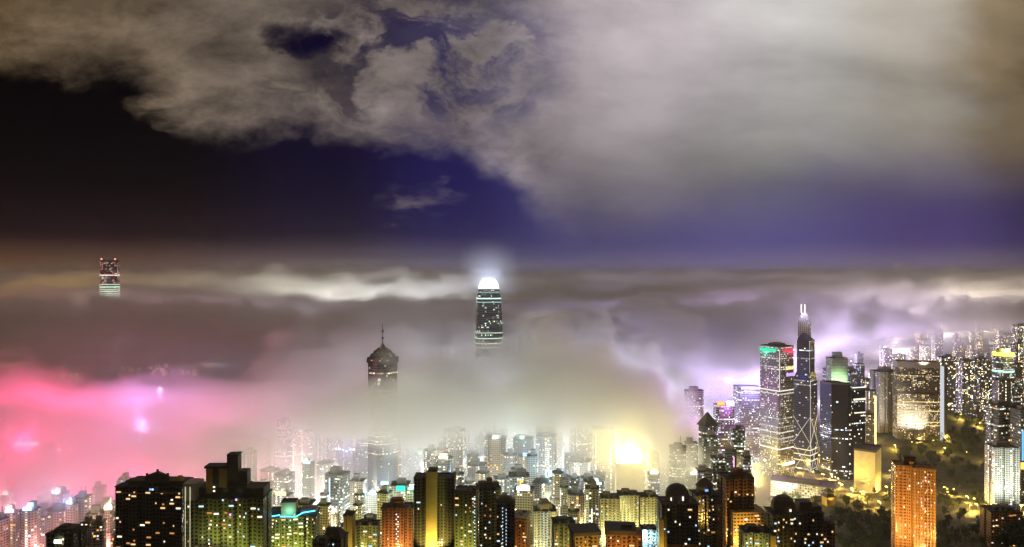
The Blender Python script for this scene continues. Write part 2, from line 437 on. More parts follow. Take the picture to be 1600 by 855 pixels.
def plain_tower(name, label, cat, px, Y, w, d, ztop, fac, rz=0.0, shape='rect', group=None, top='box', base=None):
    """a tower seen too small for separate windows: wall, roof, plant on the roof"""
    x = X(px, Y) if px is not None else base[0]
    z0 = ground(x, Y) - 3; h = ztop - z0
    t = thing(name, label, cat, (x, Y, z0), rz, group)
    if shape == 'rect': p = chamfer(w, d, min(w, d) * .06)
    elif shape == 'cross': p = cross(w, d, .28)
    elif shape == 'bays': p = bays(w, d, 3, 2.5)
    elif shape == 'round': p = [(w / 2 * math.cos(a * math.pi / 8), d / 2 * math.sin(a * math.pi / 8)) for a in range(16)]
    else: p = chamfer(w, d, min(w, d) * .25)
    mb = MB()
    if shape == 'step':
        z1 = h * random.uniform(.6, .85); q = scaled(p, .72)
        mb.loft([(p, 0), (p, z1), (q, z1 + .2), (q, h)]); p = q
    else: mb.loft([(p, 0), (p, h)])
    mb.build('wall', fac, t)
    roof_on(p, h + .05, t)
    w2, d2 = (max(q[0] for q in p) * 2, max(q[1] for q in p) * 2)
    if top == 'box':
        part_box('penthouse', t, M['tank'], random.uniform(-.15, .15) * w2, 0, h + .3, w2 * random.uniform(.3, .55), d2 * .45, random.uniform(4, 9))
        if random.random() < .4: part_bar('mast', t, M['steel'], (w2 * .2, 0, h + .3), (w2 * .2, 0, h + random.uniform(10, 20)), .35)
    elif top == 'dome':
        mb = MB(); mb.loft([([(w2 * .46 * math.cos(e) * math.cos(a * math.pi / 8), d2 * .46 * math.cos(e) * math.sin(a * math.pi / 8)) for a in range(16)], h + .3 + w2 * .3 * math.sin(e)) for e in (0, .35, .7, 1.0, 1.3)])
        mb.build('dome', M['dark'], t)
    elif top == 'pyramid':
        mb = MB(); mb.loft([(scaled(rect(w2, d2), k), h + .3 + (1 - k) * w2 * .85) for k in (1.02, .55, .05)]); mb.build('roof_pyramid', M['dark'], t)
    return t, h, p


def sign(parent, z, col, strength, w, h, y, x=0.0, power=0.0, lcol=None, name='roof_sign'):
    """a backlit sign on the roof with the light it throws"""
    mb = MB(); mb.box(x, y, z, w, 1.0, h); o = mb.build(name, glow(name, col, strength), parent)
    if power: lamp('sign_light', parent, (x, y - 3.0, z + h + 3), power, lcol or col, 3)
    return o


# ------------------------------------------------------------------ landmark towers
def harbour_tower():
    Y = 2811; x = X(171.5, Y)
    t = thing('skyscraper', 'dark tower top standing alone above the clouds with red and white windows', 'skyscraper', (x, Y, 0), R(18))
    p = chamfer(62, 62, 9); mb = MB()
    mb.loft([(scaled(p, 1.06), 0), (scaled(p, 1.02), 300), (p, 440), (scaled(p, .97), 476)]); mb.build('wall', F['icc'], t)
    q = scaled(p, .97); mb = MB(); mb.loft([(q, 476), (q, 484), (grow(q, -2), 484), (grow(q, -2), 477)]); mb.build('crown', M['dark'], t)
    for z, h, c, s in ((421, 3, (1, .75, .65), 1.6), (384, 3, (.7, 1, .75), .9), (374, 3.2, (.7, 1, .75), 1.5), (365, 2.6, (.75, 1, .7), 1.0), (357, 3.2, (.8, 1, .75), 1.6), (348, 3, (.9, 1, .8), 1.6), (341, 3, (1, .9, .7), 1.2)):
        k = interp(z, [(0, 1.06), (300, 1.02), (440, 1.0), (476, .97)])
        mb = MB(); a = grow(scaled(p, k), .6); mb.loft([(a, z), (a, z + h)], bottom=True); mb.build('light_band', glow('floor light band', c, s), t)
    for sx in (-1, 1): part_box('aviation_light', t, glow('red aviation light', (1, .25, .15), 5), sx * 24, -24, 484, 4, 4, 4)
    lamp('tower_light', t, (0, -60, 350), 1.2e5, (.7, 1, .75), 4)
harbour_tower()


def crown_tower():
    Y = 1545; x = X(763.5, Y)
    t = thing('skyscraper', 'slender slate tower piercing the fog with a blazing white crown', 'skyscraper', (x, Y, 0), R(8))
    prof = [(0, 57), (262, 57), (300, 56.5), (335, 55), (360, 52.5), (380, 49.5), (396, 45)]
    mb = MB(); mb.loft([(chamfer(w, w, 9), z) for z, w in prof]); mb.build('wall', F['ifc'], t)
    for z, s, c in ((374, 2.4, (.55, 1, .9)), (366, .7, (.5, .95, .85)), (387, .5, (.5, .9, .8)), (300, .8, (.8, 1, .8)), (288, 1.2, (.8, 1, .75)), (277, 1.4, (.85, 1, .7)), (268, 1.0, (.85, 1, .7))):
        w = interp(z, prof); a = chamfer(w + .8, w + .8, 9)
        mb = MB(); mb.loft([(a, z), (a, z + 1.8)], bottom=True); mb.build('light_band', glow('mint floor band', c, s), t)
    gl = glow('self glowing crown', (.9, .96, 1), 3.2); gl2 = glow('self glowing crown core', (.8, .9, 1), 1.5)  # fins and core emit; the floodlighting is put into their glow
    n = 28; q = chamfer(41, 41, 9)
    for k in range(n):
        f = k / n * 8; i = int(f); a, b = Vector(q[i]), Vector(q[(i + 1) % 8]); c = a.lerp(b, f - i)
        mb = MB()
        pts = [(c.x, c.y, 396.2), (c.x * .94, c.y * .94, 403), (c.x * .8, c.y * .8, 410), (c.x * .56, c.y * .56, 415 + (k % 3))]
        for s0, s1 in zip(pts, pts[1:]): mb.bar(s0, s1, 1.0)
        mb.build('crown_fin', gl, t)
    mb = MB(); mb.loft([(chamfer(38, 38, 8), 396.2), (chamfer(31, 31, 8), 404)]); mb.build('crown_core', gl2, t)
    for dz, pw in ((412, 7e5),): lamp('crown_light', t, (0, 0, dz), pw, (.66, .76, 1), 9)
    for sx, sy in ((-1, -1), (1, -1)): spot('crown_flood', t, (sx * 30, sy * 34, 392), ((sx * 30, sy * 34)[0] * .8, 0, 392 + 24), 1.5e5, (.6, .95, .9), 2)
crown_tower()


def spire_tower():
    Y = 1141; x = X(598, Y)
    t = thing('skyscraper', 'dark tower with stepped dome and needle spire half sunk in fog', 'skyscraper', (x, Y, 8), R(12))
    def star(r):
        return [(r * (1.0 if k % 2 == 0 else .86) * math.cos(k * math.pi / 8 + .39), r * (1.0 if k % 2 == 0 else .86) * math.sin(k * math.pi / 8 + .39)) for k in range(16)]
    zz = lambda py: Z(py, Y) - 8
    mb = MB(); mb.loft([(star(25.6), 0), (star(25.6), zz(566))]); mb.build('wall', F['center'], t)
    prof = [(566, 25.4), (558, 25.2), (557.5, 22.2), (552.5, 20.8), (552, 17.2), (547, 14.6), (546.5, 11.2), (543, 8.2), (542.5, 4.8), (538, 3)]
    mb = MB(); mb.loft([(star(r), zz(py)) for py, r in prof]); mb.build('dome', facade('stepped dome glass', (.035, .04, .04), 3, 3.2, p=.16, tints=(WHITE, GREEN, WHITE, WARM), strength=.9, rough=.35), t)
    for k in range(4):
        a = k * math.pi / 2 - math.pi / 2 - R(12) + .3; c, s_ = math.cos(a), math.sin(a)
        mb = MB(); pa, pb = Vector((c, s_, 0)) * 25.5, Vector((-s_, c, 0)) * 6
        b0, top_, back = zz(566), zz(557), Vector((-c, -s_, 0)) * 8
        L_, R_, T_ = pa - pb, pa + pb, Vector(pa); L_.z = R_.z = b0; T_.z = top_
        mb.face([L_, R_, T_]); mb.face([R_, R_ + back, T_ + back, T_]); mb.face([L_ + back, L_, T_, T_ + back]); mb.build('gable', M['dark'], t)
    sp = MB(); c8 = lambda r: [(r * math.cos(k * math.pi / 4), r * math.sin(k * math.pi / 4)) for k in range(8)]
    sp.loft([(c8(r), zz(py)) for py, r in ((540, 2.4), (534, 1.2), (531, 1.0), (530, 2.6), (527.5, 2.6), (526.5, .9), (520, .8), (519, 2.3), (516, 2.3), (515, .6), (508, .5), (503, .15))])
    sp.build('spire', M['steel'], t)
    for z, n in ((592, 3), (598, 2)):
        part_box('lit_floor', t, G_WHITE, -9 + n, -25.2, zz(z), 3.5, 1.2, 4)
    for py in (672, 690): 
        a = star(26); mb = MB(); mb.loft([(a, zz(py)), (a, zz(py) + 1.3)], bottom=True); mb.build('light_band', glow('pale floor band', (1, .95, .8), .9), t)
spire_tower()


def prism_tower():
    Y = 1393; x = X(1258, Y)
    z0 = ground(x, Y); t = thing('skyscraper', 'prism shaped blue glass tower with white diagonal bracing and twin lit masts', 'skyscraper', (x, Y, z0))
    zz = lambda py: Z(py, Y) - z0; k = Y / FP
    def dia(a, ox=0.0): return [(ox, -a), (ox + a, 0), (ox, a), (ox - a, 0)]
    a1, a2 = 19.2 * k, 14.0 * k
    mb = MB(); q = dia(a1); mb.loft([(q, 0), (q, zz(592)), (dia(a2, 1.2), zz(580))]); mb.build('wall', F['boc'], t)
    p = dia(a2, 1.2); mb = MB()
    mb.loft([(p, zz(580)), (p, zz(531))], cap=False)
    apex = (-1.5, 2, zz(519))
    for i in range(4): mb.face([(*p[i], zz(531)), (*p[(i + 1) % 4], zz(531)), apex])
    mb.build('upper_shaft', F['boc'], t)
    mb = MB(); tri = [(-13.5, 3), (13.0, 3), (-1, 16)]
    mb.loft([(tri, zz(532)), (tri, zz(506)), ([(-9, 3.5), (9, 3.5), (-1, 14)], zz(496)), ([(-5.5, 4), (4.5, 4), (-1, 9)], zz(489))])
    mb.build('top_prism', facade('pale lit prism glass', (.5, .48, .6), 4, 4, p=.06, tints=(WHITE, COOL, (.8, .8, 1), WHITE), strength=1.0, rough=.3), t)  # glow on the top prism is put into its pale glass colour
    g = glow('white edge light', (.80, .78, 1), .7); gw = glow('white cross brace light', (1, .93, .82), 1.0)
    for mx in (-5.5, 1.5): part_bar('mast', t, glow('lit mast', (1, .86, .8), 2.6), (mx, 5, zz(489.5)), (mx, 5, zz(476)), .9)
    part_bar('edge_light', t, g, (1.2, -a2 - .4, zz(580)), (1.2, -a2 - .4, zz(532)), .45)
    part_bar('edge_light', t, gw, (0, -a1 - .4, zz(735)), (0, -a1 - .4, zz(592)), .4)
    lv = [zz(735), zz(690), zz(648), zz(606)]
    for s in (-1, 1):
        A = lambda f, z: (s * a1 * f, -(a1 * (1 - f)) - .6, z)
        for i in range(2):
            part_bar('cross_brace', t, gw, A(0, lv[i]), A(1, lv[i + 1]), .32); part_bar('cross_brace', t, gw, A(1, lv[i]), A(0, lv[i + 1]), .32)
    for py in (717, 708, 700): 
        w = grow(q, .4); mb = MB(); mb.loft([(w, zz(py)), (w, zz(py) + 1.6)], bottom=True); mb.build('light_band', glow('warm floor band', (1, .85, .5), 1.4), t)
    lamp('mast_glow', t, (-2, -8, zz(484)), 5e4, (.95, .85, 1), 3)
    spot('facade_flood', t, (-13, -24, zz(594)), ((-13, -24)[0] * .8, 0, zz(594) + 24), 2.5e4, (.25, .35, 1), 2)
prism_tower()


def grid_tower():
    Y = 1340; x = X(1213.5, Y); z0 = ground(x, Y)
    t = thing('office_tower', 'square grid windowed office tower with green and red roof edge lights', 'office tower', (x, Y, z0), R(33))
    zz = lambda py: Z(py, Y) - z0
    p = chamfer(46, 46, 3.5); mb = MB(); mb.loft([(p, 0), (p, zz(541))]); mb.build('wall', F['ckc'], t)
    roof_on(p, zz(541) + .05, t, .3, 2.2)
    mb = MB(); mb.loft([(scaled(p, .55), zz(541) + .3), (scaled(p, .5), zz(536)), (scaled(p, .2), zz(534.5))]); mb.build('penthouse', M['tank'], t)
    part_box('edge_light', t, glow('green edge light', (.05, .8, .45), 1.2), -24, 2, zz(548), 1.4, 36, 6)
    part_box('edge_light', t, glow('red edge light', (.9, .08, .15), .9), 4, -24, zz(548), 36, 1.4, 6)
    part_box('aviation_light', t, glow('bright red light', (1, .2, .25), 8), 18, -25, zz(547), 5, 2, 3.5)
    lamp('edge_lamp', t, (18, -30, zz(548)), 2.5e4, (1, .12, .2), 2); lamp('edge_lamp', t, (-29, 8, zz(548)), 2.5e4, (.1, .9, .5), 2)
    part_bar('corner_light', t, glow('white corner light', (1, .95, .9), 1.2), (-23.6, -23.6, zz(606)), (-23.6, -23.6, zz(545)), .5)
    for py, s in ((608, 1.2), (613, .7), (672, .9), (681, .7), (697, 1.5)):
        a = grow(p, .5); mb = MB(); mb.loft([(a, zz(py)), (a, zz(py) + 1.9)], bottom=True); mb.build('light_band', glow('lit floor band', (1, .97, .82), s), t)
    part_box('lobby_light', t, glow('white lobby light', (1, .97, .9), 3), 4, -23.6, zz(722), 34, 1.2, 4.5)
    part_box('sky_lobby', t, glow('yellow sky lobby', (1, .8, .35), 1.2), 8, -23.3, zz(576), 24, 1, 6)
    part_box('sky_lobby', t, glow('violet sky lobby', (.65, .4, 1), 1.2), 10, -23.3, zz(586), 26, 1, 6)
    spot('facade_flood', t, (-60, -2, zz(690)), (-23, -2, zz(640)), 1.2e5, (.3, .4, 1), 1, 60)
grid_tower()


def navy_tower():
    Y = 1330; x = X(1318, Y); z0 = ground(x, Y)
    t = thing('office_tower', 'nearly black navy glass office tower with white lit roof edge', 'office tower', (x, Y, z0), R(14))
    zz = lambda py: Z(py, Y) - z0
    mb = MB(); a = [(-36, -12), (-12, -26), (-4, -26), (-4, 20), (-36, 20)]; mb.loft([(a, 0), (a, zz(598))]); mb.build('wall', F['navy'], t)
    b = [(-3.8, -27), (28, -24), (35, -14), (35, 20), (-3.8, 20)]; mb = MB()
    mb.loft([(b, 0), ([(-3.8, -27), (28, -24), (35, -14), (35, 20), (-3.8, 20)], zz(607))]); mb.build('wall', F['navy'], t)
    roof_on(a, zz(598) + .05, t, .3, 2); roof_on(b, zz(607) + .05, t, .3, 1)
    g = glow('white roof edge light', (.85, 1, .95), 2.2)
    part_bar('edge_light', t, g, (-3, -27.4, zz(602.5)), (28.5, -24.5, zz(602.5)), .7); part_bar('edge_light', t, g, (28.5, -24.5, zz(602.5)), (35.3, -14, zz(602.5)), .7)
    for i in range(7): part_box('lit_floor', t, G_WHITE, 1 + i * 4.2, -27.4 + i * .4, zz(622), 2.4, 1, 3.2)
    for i in range(6): part_box('lit_floor', t, G_WHITE, 3 + i * 4.4, -27.2 + i * .4, zz(642), 3, 1, 1.8)
    part_box('lit_floor', t, G_COOL, -28, -17.6, zz(626), 4, 1, 3); part_box('lit_floor', t, G_WHITE, 22, -25.4, zz(647), 10, 1, 1.6)
    for i in range(7): part_box('stair_window', t, G_WHITE, -8, -26.6, zz(735 - i * 15), 1.6, 1, 3)
navy_tower()


def white_block():
    Y = 1200; x = X(1356, Y); z0 = ground(x, Y) - 2
    t = thing('office_block', 'windowless pale cream office block floodlit from its foot', 'office block', (x, Y, z0), R(-38))
    zz = lambda py: Z(py, Y) - z0; p = rect(32, 50); mb = MB()
    mb.loft([(p, 0), (p, zz(701))]); mb.build('wall', M['white'], t)
    roof_on(p, zz(701) + .05, t, .8, 3.5, M['dark'])
    for k in range(9): part_box('pilaster', t, M['pale'], -16.4, -22 + k * 5.5, 0, .8, .8, zz(704))
    for k in range(4): spot('floodlight', t, (-9 + k * 8, -62, 6), (-9 + k * 8, 0, 44), 2e5, (1, .88, .62), 1.2)
    for k in range(4): spot('floodlight', t, (-70, -20 + k * 12, 8), (0, -20 + k * 12, 44), 5e5, (1, .96, .92), 1.2)
white_block()


def terracotta_tower():
    Y = 700; x = X(1425, Y); z0 = ground(x, Y) - 3
    t = thing('apartment_tower', 'tall terracotta apartment tower glowing orange above the dark garden trees', 'apartment tower', (x, Y, z0), R(-17))
    zz = lambda py: Z(py, Y) - z0
    lw = MB(); a = bays(17, 24, 3, 1.0); a = [(q[0] - 12, q[1] + 2) for q in a]; lw.loft([(a, 0), (a, zz(727))]); lw.build('wall', F['orange'], t)
    rw = MB(); b = bays(25, 24, 4, 1.2); b = [(q[0] + 10.8, q[1]) for q in b]; rw.loft([(b, 0), (b, zz(729))]); rw.build('wall', F['orange'], t)
    roof_on(a, zz(727) + .05, t, .7, 1.2, M['brown']); roof_on(b, zz(729) + .05, t, .7, 1.2, M['brown'])
    part_box('lift_core', t, M['brown'], -2.6, -4.5, 0, 4.6, 10, zz(719)); part_box('lift_core', t, M['brown'], -3.2, 2, zz(726), 13, 9, 7)
    part_box('roof_cap', t, M['roof'], -3.2, 2, zz(715), 14, 10, 1)
    part_bar('drain_strip', t, M['roof'], (.6, -10.0, 0), (.6, -10.0, zz(728)), .5)
    wm = MB(); wm.box(0, 0, 0, 1.3, .3, 1.5)
    me = [wm.mesh('window', g) for g in (G_WARM, G_WHITE, glow('lit pink', (1, .5, .45), 2))]
    for k in range(40):
        bx = random.choice([12, 0.3, 4.2, 7.2, 14.3, 18, 21.5]); zf = zz(727) - 3 * random.randint(1, 24) - .5
        link('window', random.choice(me), t, (bx, -12.2, zf))
    for k in range(7): part_box('balcony', t, M['ochre'], -1.5 + 3.55 * k + 1.2, -12.6, 0, .5, 1.0, zz(730))
    for fx, fy in ((-45, -80), (-5, -95), (40, -80)): spot('floodlight', t, (fx, fy, 40), (fx * .4, 0, 92), 2.3e5, (1, .6, .15), 1.5)
    part_box('canopy', t, M['pale'], 8, -14, zz(858), 12, 3, 1.2); lamp('canopy_light', t, (8, -17, zz(858) + 4), 8e3, (1, .85, .6), .6)
terracotta_tower()
[o for o in COL.objects if o.get('label', '').startswith('tall terracotta')][0].scale = (.8, .8, 1)


def slab_pair():
    Y = 1650; x = X(1384, Y); z0 = ground(x, Y)
    t = thing('hotel_tower', 'ribbed grey stone tower left of the wide hotel slab', 'tower', (x, Y, z0), R(10)); zz = lambda py: Z(py, Y) - z0
    p = bays(58, 34, 4, 4); mb = MB(); mb.loft([(p, 0), (p, zz(580))]); mb.build('wall', F['ribbed'], t); roof_on(p, zz(580) + .05, t, .5, 2)
    part_box('penthouse', t, M['tank'], -4, 0, zz(580) + .3, 22, 18, 10)
    for fx in (-22, 0, 22): spot('floodlight', t, (fx, -110, 20), (fx, 0, 85), 6e5, (1, .88, .7), 2)
    Y = 1600; x = X(1431, Y); z0 = ground(x, Y)
    t = thing('hotel_tower', 'wide curved hotel slab with yellow lit floors and a white glowing end', 'hotel', (x, Y, z0), R(-12)); zz = lambda py: Z(py, Y) - z0
    w = 88; front = [(-w / 2 + w * k / 8, -17 - 5 * math.sin(math.pi * k / 8)) for k in range(9)]; p = front + [(w / 2, 14), (-w / 2, 14)]
    mb = MB(); mb.loft([(p, 0), (p, zz(573))]); mb.build('wall', F['hotel'], t)
    mb = MB(); q = grow(p, .4); mb.loft([(q, zz(573) + .1), (q, zz(564)), (grow(q, -1), zz(564)), (grow(q, -1), zz(566))]); mb.build('parapet', M['pale'], t)
    spot('crown_flood', t, (10, -40, zz(568)), ((10, -40)[0] * .8, 0, zz(568) + 24), 1.2e5, (1, .85, .55), 2)
    part_box('end_wall', t, glow('glowing white end wall', (.85, .92, 1), .75), w / 2 + 6, -4, 0, 9, 12, zz(571)); part_box('end_wall', t, M['dark'], w / 2 + 14, 0, 0, 6, 20, zz(570))  # the pale end wall emits; its brightness is put into the material
    for py, s in ((626, 1.1), (640, 1.2), (657, 1.3), (662, 1.0)):
        mb = MB(); f2 = [(a, b - .5) for a, b in front]; mb.loft([(f2 + [(a, b + .4) for a, b in reversed(front)], zz(py)), (f2 + [(a, b + .4) for a, b in reversed(front)], zz(py) + 1.8)], bottom=True)
        mb.build('light_band', glow('yellow floor band', (1, .75, .3), s), t)
    mb = MB(); f2 = [(a, b - .6) for a, b in front]; mb.loft([(f2 + [(a, b + .4) for a, b in reversed(front)], zz(614)), (f2 + [(a, b + .4) for a, b in reversed(front)], zz(610))], bottom=True); mb.build('plant_floor', M['roof'], t)
slab_pair()


def special(name, label, cat, px0, px1, ytop, Y, fac, rz=0.0, shape='rect', top='box', d=None):
    w = (px1 - px0) / FP * Y; c, s = abs(math.cos(rz)), abs(math.sin(rz)); d = d or min(w, 34)
    w = (w - d * s) / c if rz else w
    return plain_tower(name, label, cat, (px0 + px1) / 2, Y, max(8, w), d, Z(ytop, Y), fac, rz, shape, None, top)


t, h, p = special('office_tower', 'pale green floodlit tower behind the navy glass tower', 'office tower', 1294, 1321, 559, 1800, F['green'], 0, 'rect', 'none', 30)
part_box('upper_stage', t, F['green'], 1, 0, h + .3, 18, 18, 14); spot('floodlight', t, (-4, -50, 95), ((-4, -50)[0] * .8, 0, 95 + 24), 6e5, (.6, 1, .5), 3)
t, h, p = special('office_tower', 'round topped tower with a glowing yellow crown ring', 'office tower', 1553, 1582, 556, 1700, F['office'], 0, 'round', 'none', 44)
mb = MB(); mb.loft([(scaled(p, 1.02), h + .6), (scaled(p, 1.02), h + 8)], bottom=True); mb.build('crown_ring', glow('yellow crown ring', (1, .82, .08), 4), t)
mb = MB(); mb.loft([(scaled(p, .7), h + 8), (scaled(p, .6), h + 18)], bottom=True); mb.build('crown_drum', M['tank'], t)
lamp('crown_light', t, (0, -30, h + 22), 4e5, (1, .8, .2), 3)
mb = MB(); mb.loft([(scaled(p, 1.02), h - 38), (scaled(p, 1.02), h - 34)], bottom=True); mb.build('light_band', glow('mint band', (.5, 1, .85), 1.5), t)
special('apartment_tower', 'dark blocky tower in front of the yellow crowned tower', 'apartment tower', 1546, 1592, 632, 1150, F['office_dim'], R(8), 'bays', 'box', 26)
special('apartment_tower', 'dark shaded tower top right of the yellow crown ring', 'apartment tower', 1556, 1576, 594, 1400, F['grey'], 0, 'cross', 'box', 24)
t, h, p = special('apartment_tower', 'pale grey tower with a grid of balconies above the small brown block', 'apartment tower', 1546, 1585, 697, 1000, F['pale'], R(-6), 'bays', 'box', 26)
for fx in (-18, 18): spot('floodlight', t, (fx, -80, 20), (fx, 0, 70), 4e5, (.9, 1, .85), 2)
t, h, p = special('office_tower', 'dark tower with a vertical blue lit strip beside the pale balcony tower', 'office tower', 1586, 1606, 640, 1080, F['office_dim'], 0, 'rect', 'box', 24)
part_box('light_strip', t, glow('blue light strip', (.1, .35, 1), 2.5), -7, -12.6, h - 75, 2, .8, 45); part_box('light_strip', t, glow('amber light strip', (1, .55, .08), 2.5), -6, -12.6, h - 88, 8, .8, 10)
special('office_tower', 'slim pale office slab with a yellow lit edge beside the navy tower', 'office tower', 1349, 1362, 646, 1420, F['grey'], 0, 'rect', 'box', 18)
t, h, p = special('office_tower', 'bright cream slab squeezed between navy tower and ribbed tower', 'office tower', 1350, 1366, 610, 1500, F['pale'], 0, 'rect', 'none', 20)
part_box('light_strip', t, glow('yellow light strip', (1, .85, .3), 2.6), 8.2, -10.6, 0, 3, .8, h - 10)
# towers left of the grid tower
t, h, p = special('office_tower', 'grey pyramid roofed tower left of the red signed tower', 'office tower', 1090, 1121, 664, 1180, F['office_dim'], R(20), 'chamfer', 'pyramid', 24)
for k in (-4, 0, 4): part_box('light_strip', t, glow('cyan light strip', (.45, .9, 1), 1.6), k, -14, h - 90, 1, .8, 62)
t, h, p = special('office_tower', 'tower carrying a red and a white rooftop sign in violet haze', 'office tower', 1110, 1152, 632, 1290, F['violet'], 0, 'step', 'none', 34)
sign(t, h + 1, (1, .16, .03), 5, 13, 6, -13, -9, 5e4, (1, .2, .3)); sign(t, h + 1, (1, .8, 1), 9, 12, 7, -13, 8, 5e5, (.85, .25, 1))
special('office_tower', 'dim stepped office tower left of the pyramid roofed tower', 'office tower', 1062, 1106, 610, 1420, F['violet'], R(10), 'step', 'box', 36)
t, h, p = special('office_tower', 'glassy lilac tower immediately left of the grid tower', 'office tower', 1150, 1186, 604, 1480, F['violet'], 0, 'rect', 'none', 40)
part_box('edge_light', t, glow('lilac roof light', (.75, .7, 1), 4), 0, -20.7, h - 2, 40, 1, 3); lamp('roof_light', t, (0, -26, h + 12), 1.2e6, (.5, .42, 1), 6)
special('office_tower', 'grey office block with bluish windows below the red signed tower', 'office tower', 1140, 1165, 668, 1150, F['office'], R(-12), 'rect', 'box', 26)
special('office_tower', 'drum topped grey tower between the yellow floodlight and pyramid roof', 'office tower', 1042, 1075, 690, 1250, F['grey'], 0, 'round', 'dome', 34)
# around the yellow floodlight
t, h, p = special('apartment_tower', 'blank tan tower below the dazzling yellow floodlight', 'apartment tower', 959, 1004, 722, 1120, mat('plain tan render', (.38, .33, .22)), 0, 'rect', 'none', 30)
sign(t, h + 1, (1, .87, .3), 18, 38, 16, -8, 0, 8.5e5, (1, .78, .26), 'floodlight_bank'); 
for fx in (-16, 16): part_bar('bracket', t, M['steel'], (fx, -7, h), (fx, -7, h + 15), .6)
special('apartment_tower', 'cream tower washed by yellow floodlight on its left', 'apartment tower', 926, 960, 668, 1200, F['pale'], 0, 'rect', 'box', 30)
special('apartment_tower', 'dome roofed tower behind the yellow floodlight', 'apartment tower', 966, 1012, 664, 1290, F['beige'], 0, 'round', 'dome', 50)
special('apartment_tower', 'dome roofed tower right of the yellow floodlight', 'apartment tower', 1016, 1056, 668, 1290, F['beige'], 0, 'round', 'dome', 44)
special('office_tower', 'ghostly flat topped tower rising into fog above the city', 'office tower', 890, 926, 606, 1300, F['pale'], R(14), 'rect', 'none', 34)
t, h, p = special('office_tower', 'teal tower with a blue rooftop sign in the mist', 'office tower', 853, 882, 742, 1020, F['office'], 0, 'rect', 'none', 26)
sign(t, h + 1, (.25, .6, 1), 6, 21, 8, -10, 0, 1.2e5, (.35, .7, 1)); part_bar('edge_light', t, glow('white vertical light', (.9, 1, 1), 3), (-13.5, -13.6, h - 40), (-13.5, -13.6, h + 10), .6)
part_box('lit_floor', t, G_COOL, 3, -13.4, h - 46, 14, .8, 2.5)
t, h, p = special('office_tower', 'foggy tower with a ragged blue and white lit roof', 'office tower', 516, 566, 703, 1260, F['grey'], R(6), 'step', 'none', 34)
for k in range(6): part_box('roof_light', t, glow('blue roof light', ((.4, .5, 1), (.8, .85, 1))[k % 2], 5), -16 + k * 6.2, -14, h + 2 - k * .9 + random.random() * 5, 3.4, 1, 2.6)
lamp('roof_lamp', t, (0, -20, h + 10), 1e5, (.4, .45, 1), 3)
t, h, p = special('office_tower', 'pale tower with a green glowing sign behind the brown block', 'office tower', 612, 640, 756, 960, F['grey'], 0, 'rect', 'box', 24)
part_box('roof_sign', t, glow('green sign', (.02, .9, .5), 2), 2, -12.6, h - 6, 11, .8, 7)
t, h, p = special('apartment_tower', 'misty tower with a bright yellow vertical light strip', 'apartment tower', 795, 826, 742, 980, F['grey'], 0, 'rect', 'box', 24)
part_box('light_strip', t, glow('yellow vertical strip', (1, .7, .06), 2.6), 3.5, -12.6, h - 34, 4.2, .8, 30)
# pink quarter on the left
t, h, p = special('office_tower', 'fogbound tower under the pinkish white light bar', 'office tower', 20, 80, 694, 1200, F['pink'], R(5), 'rect', 'none', 40)
sign(t, h + 1, (1, .7, .9), 9, 38, 7, -18, 0, 6e5, (1, .05, .2)); lamp('sign_lamp', t, (0, -34, h + 16), 2.2e6, (1, .05, .2), 5)
t, h, p = special('office_tower', 'fogbound tower under the twin violet floodlights', 'office tower', 212, 246, 672, 1300, F['pink'], 0, 'rect', 'none', 34)
for fx in (-6, 7):
    mb = MB(); mb.loft([([(fx + r * math.cos(k * math.pi / 4), -10 + r * math.sin(k * math.pi / 4)) for k in range(8)], h + z) for r, z in ((2, 1), (4.6, 4), (5, 7), (3, 10))], bottom=True); mb.build('floodlight', glow('violet floodlight', (.9, .85, 1), 7), t)
lamp('flood_lamp', t, (0, -16, h + 14), 1.1e6, (.5, .34, 1), 5)


# ------------------------------------------------------------------ nearby blocks with their own lit windows
WIN = {}
def win_mesh(w, hh, g):
    k = (round(w, 1), round(hh, 1), g.name)
    if k not in WIN:
        mb = MB(); mb.box(0, 0, 0, w, .3, hh); WIN[k] = mb.mesh('window', g)
    return WIN[k]
def walls(t, poly, z0, z1, fac, ledge=True):
    mb = MB(); rings = [(poly, z0)]; z = z0 + 3.1
    if ledge:
        o = grow(poly, .28)
        while z < z1 - 2:
            rings += [(poly, z - .35), (o, z - .3), (o, z), (poly, z + .05)]; z += 3.1
    rings.append((poly, z1)); mb.loft(rings); return mb.build('wall', fac, t)
def near_block(name, label, cat, px0, px1, ytop, Y, fac, n=4, d=20, rz=0.0, lit=40, glows=None, wide=.25, roof=True, dep=2.2, zvis=None):
    x = X((px0 + px1) / 2, Y); z0 = ground(x, Y) - 4; h = Z(ytop, Y) - z0; w = (px1 - px0) / FP * Y
    t = thing(name, label, cat, (x, Y, z0), rz)
    poly = bays(w, d, n, dep); walls(t, poly, 0, h, fac)
    if roof: roof_on(poly, h + .05, t, .6, 1.1)
    glows = glows or [G_WARM, G_WHITE, G_WARM, G_WHITE, G_COOL, G_AMBER]
    s = w / (2 * n - 1); low = zvis if zvis is not None else max(4, Z(858, Y) - z0)
    floors = [k for k in range(int(h / 3.1)) if k * 3.1 > low and k * 3.1 < h - 4]
    spots = [(b, fl) for b in range(2 * n - 1) for fl in floors]; random.shuffle(spots)
    for b, fl in spots[:int(lit * .55 + .5)]:
        ww = min(s * .8, random.choice([.9, 1.2, 1.7]) if random.random() > wide else 3.8)
        xx = -w / 2 + (b + .5) * s + random.uniform(-.3, .3) * (s - ww) * .9
        yy = -d / 2 - .36 + (dep if b % 2 else 0)
        link('window', win_mesh(ww, 1.2, random.choice(glows)), t, (xx, yy, fl * 3.1 + .9))
    if roof: clutter(t, h, w, d)
    return t, h, w, d
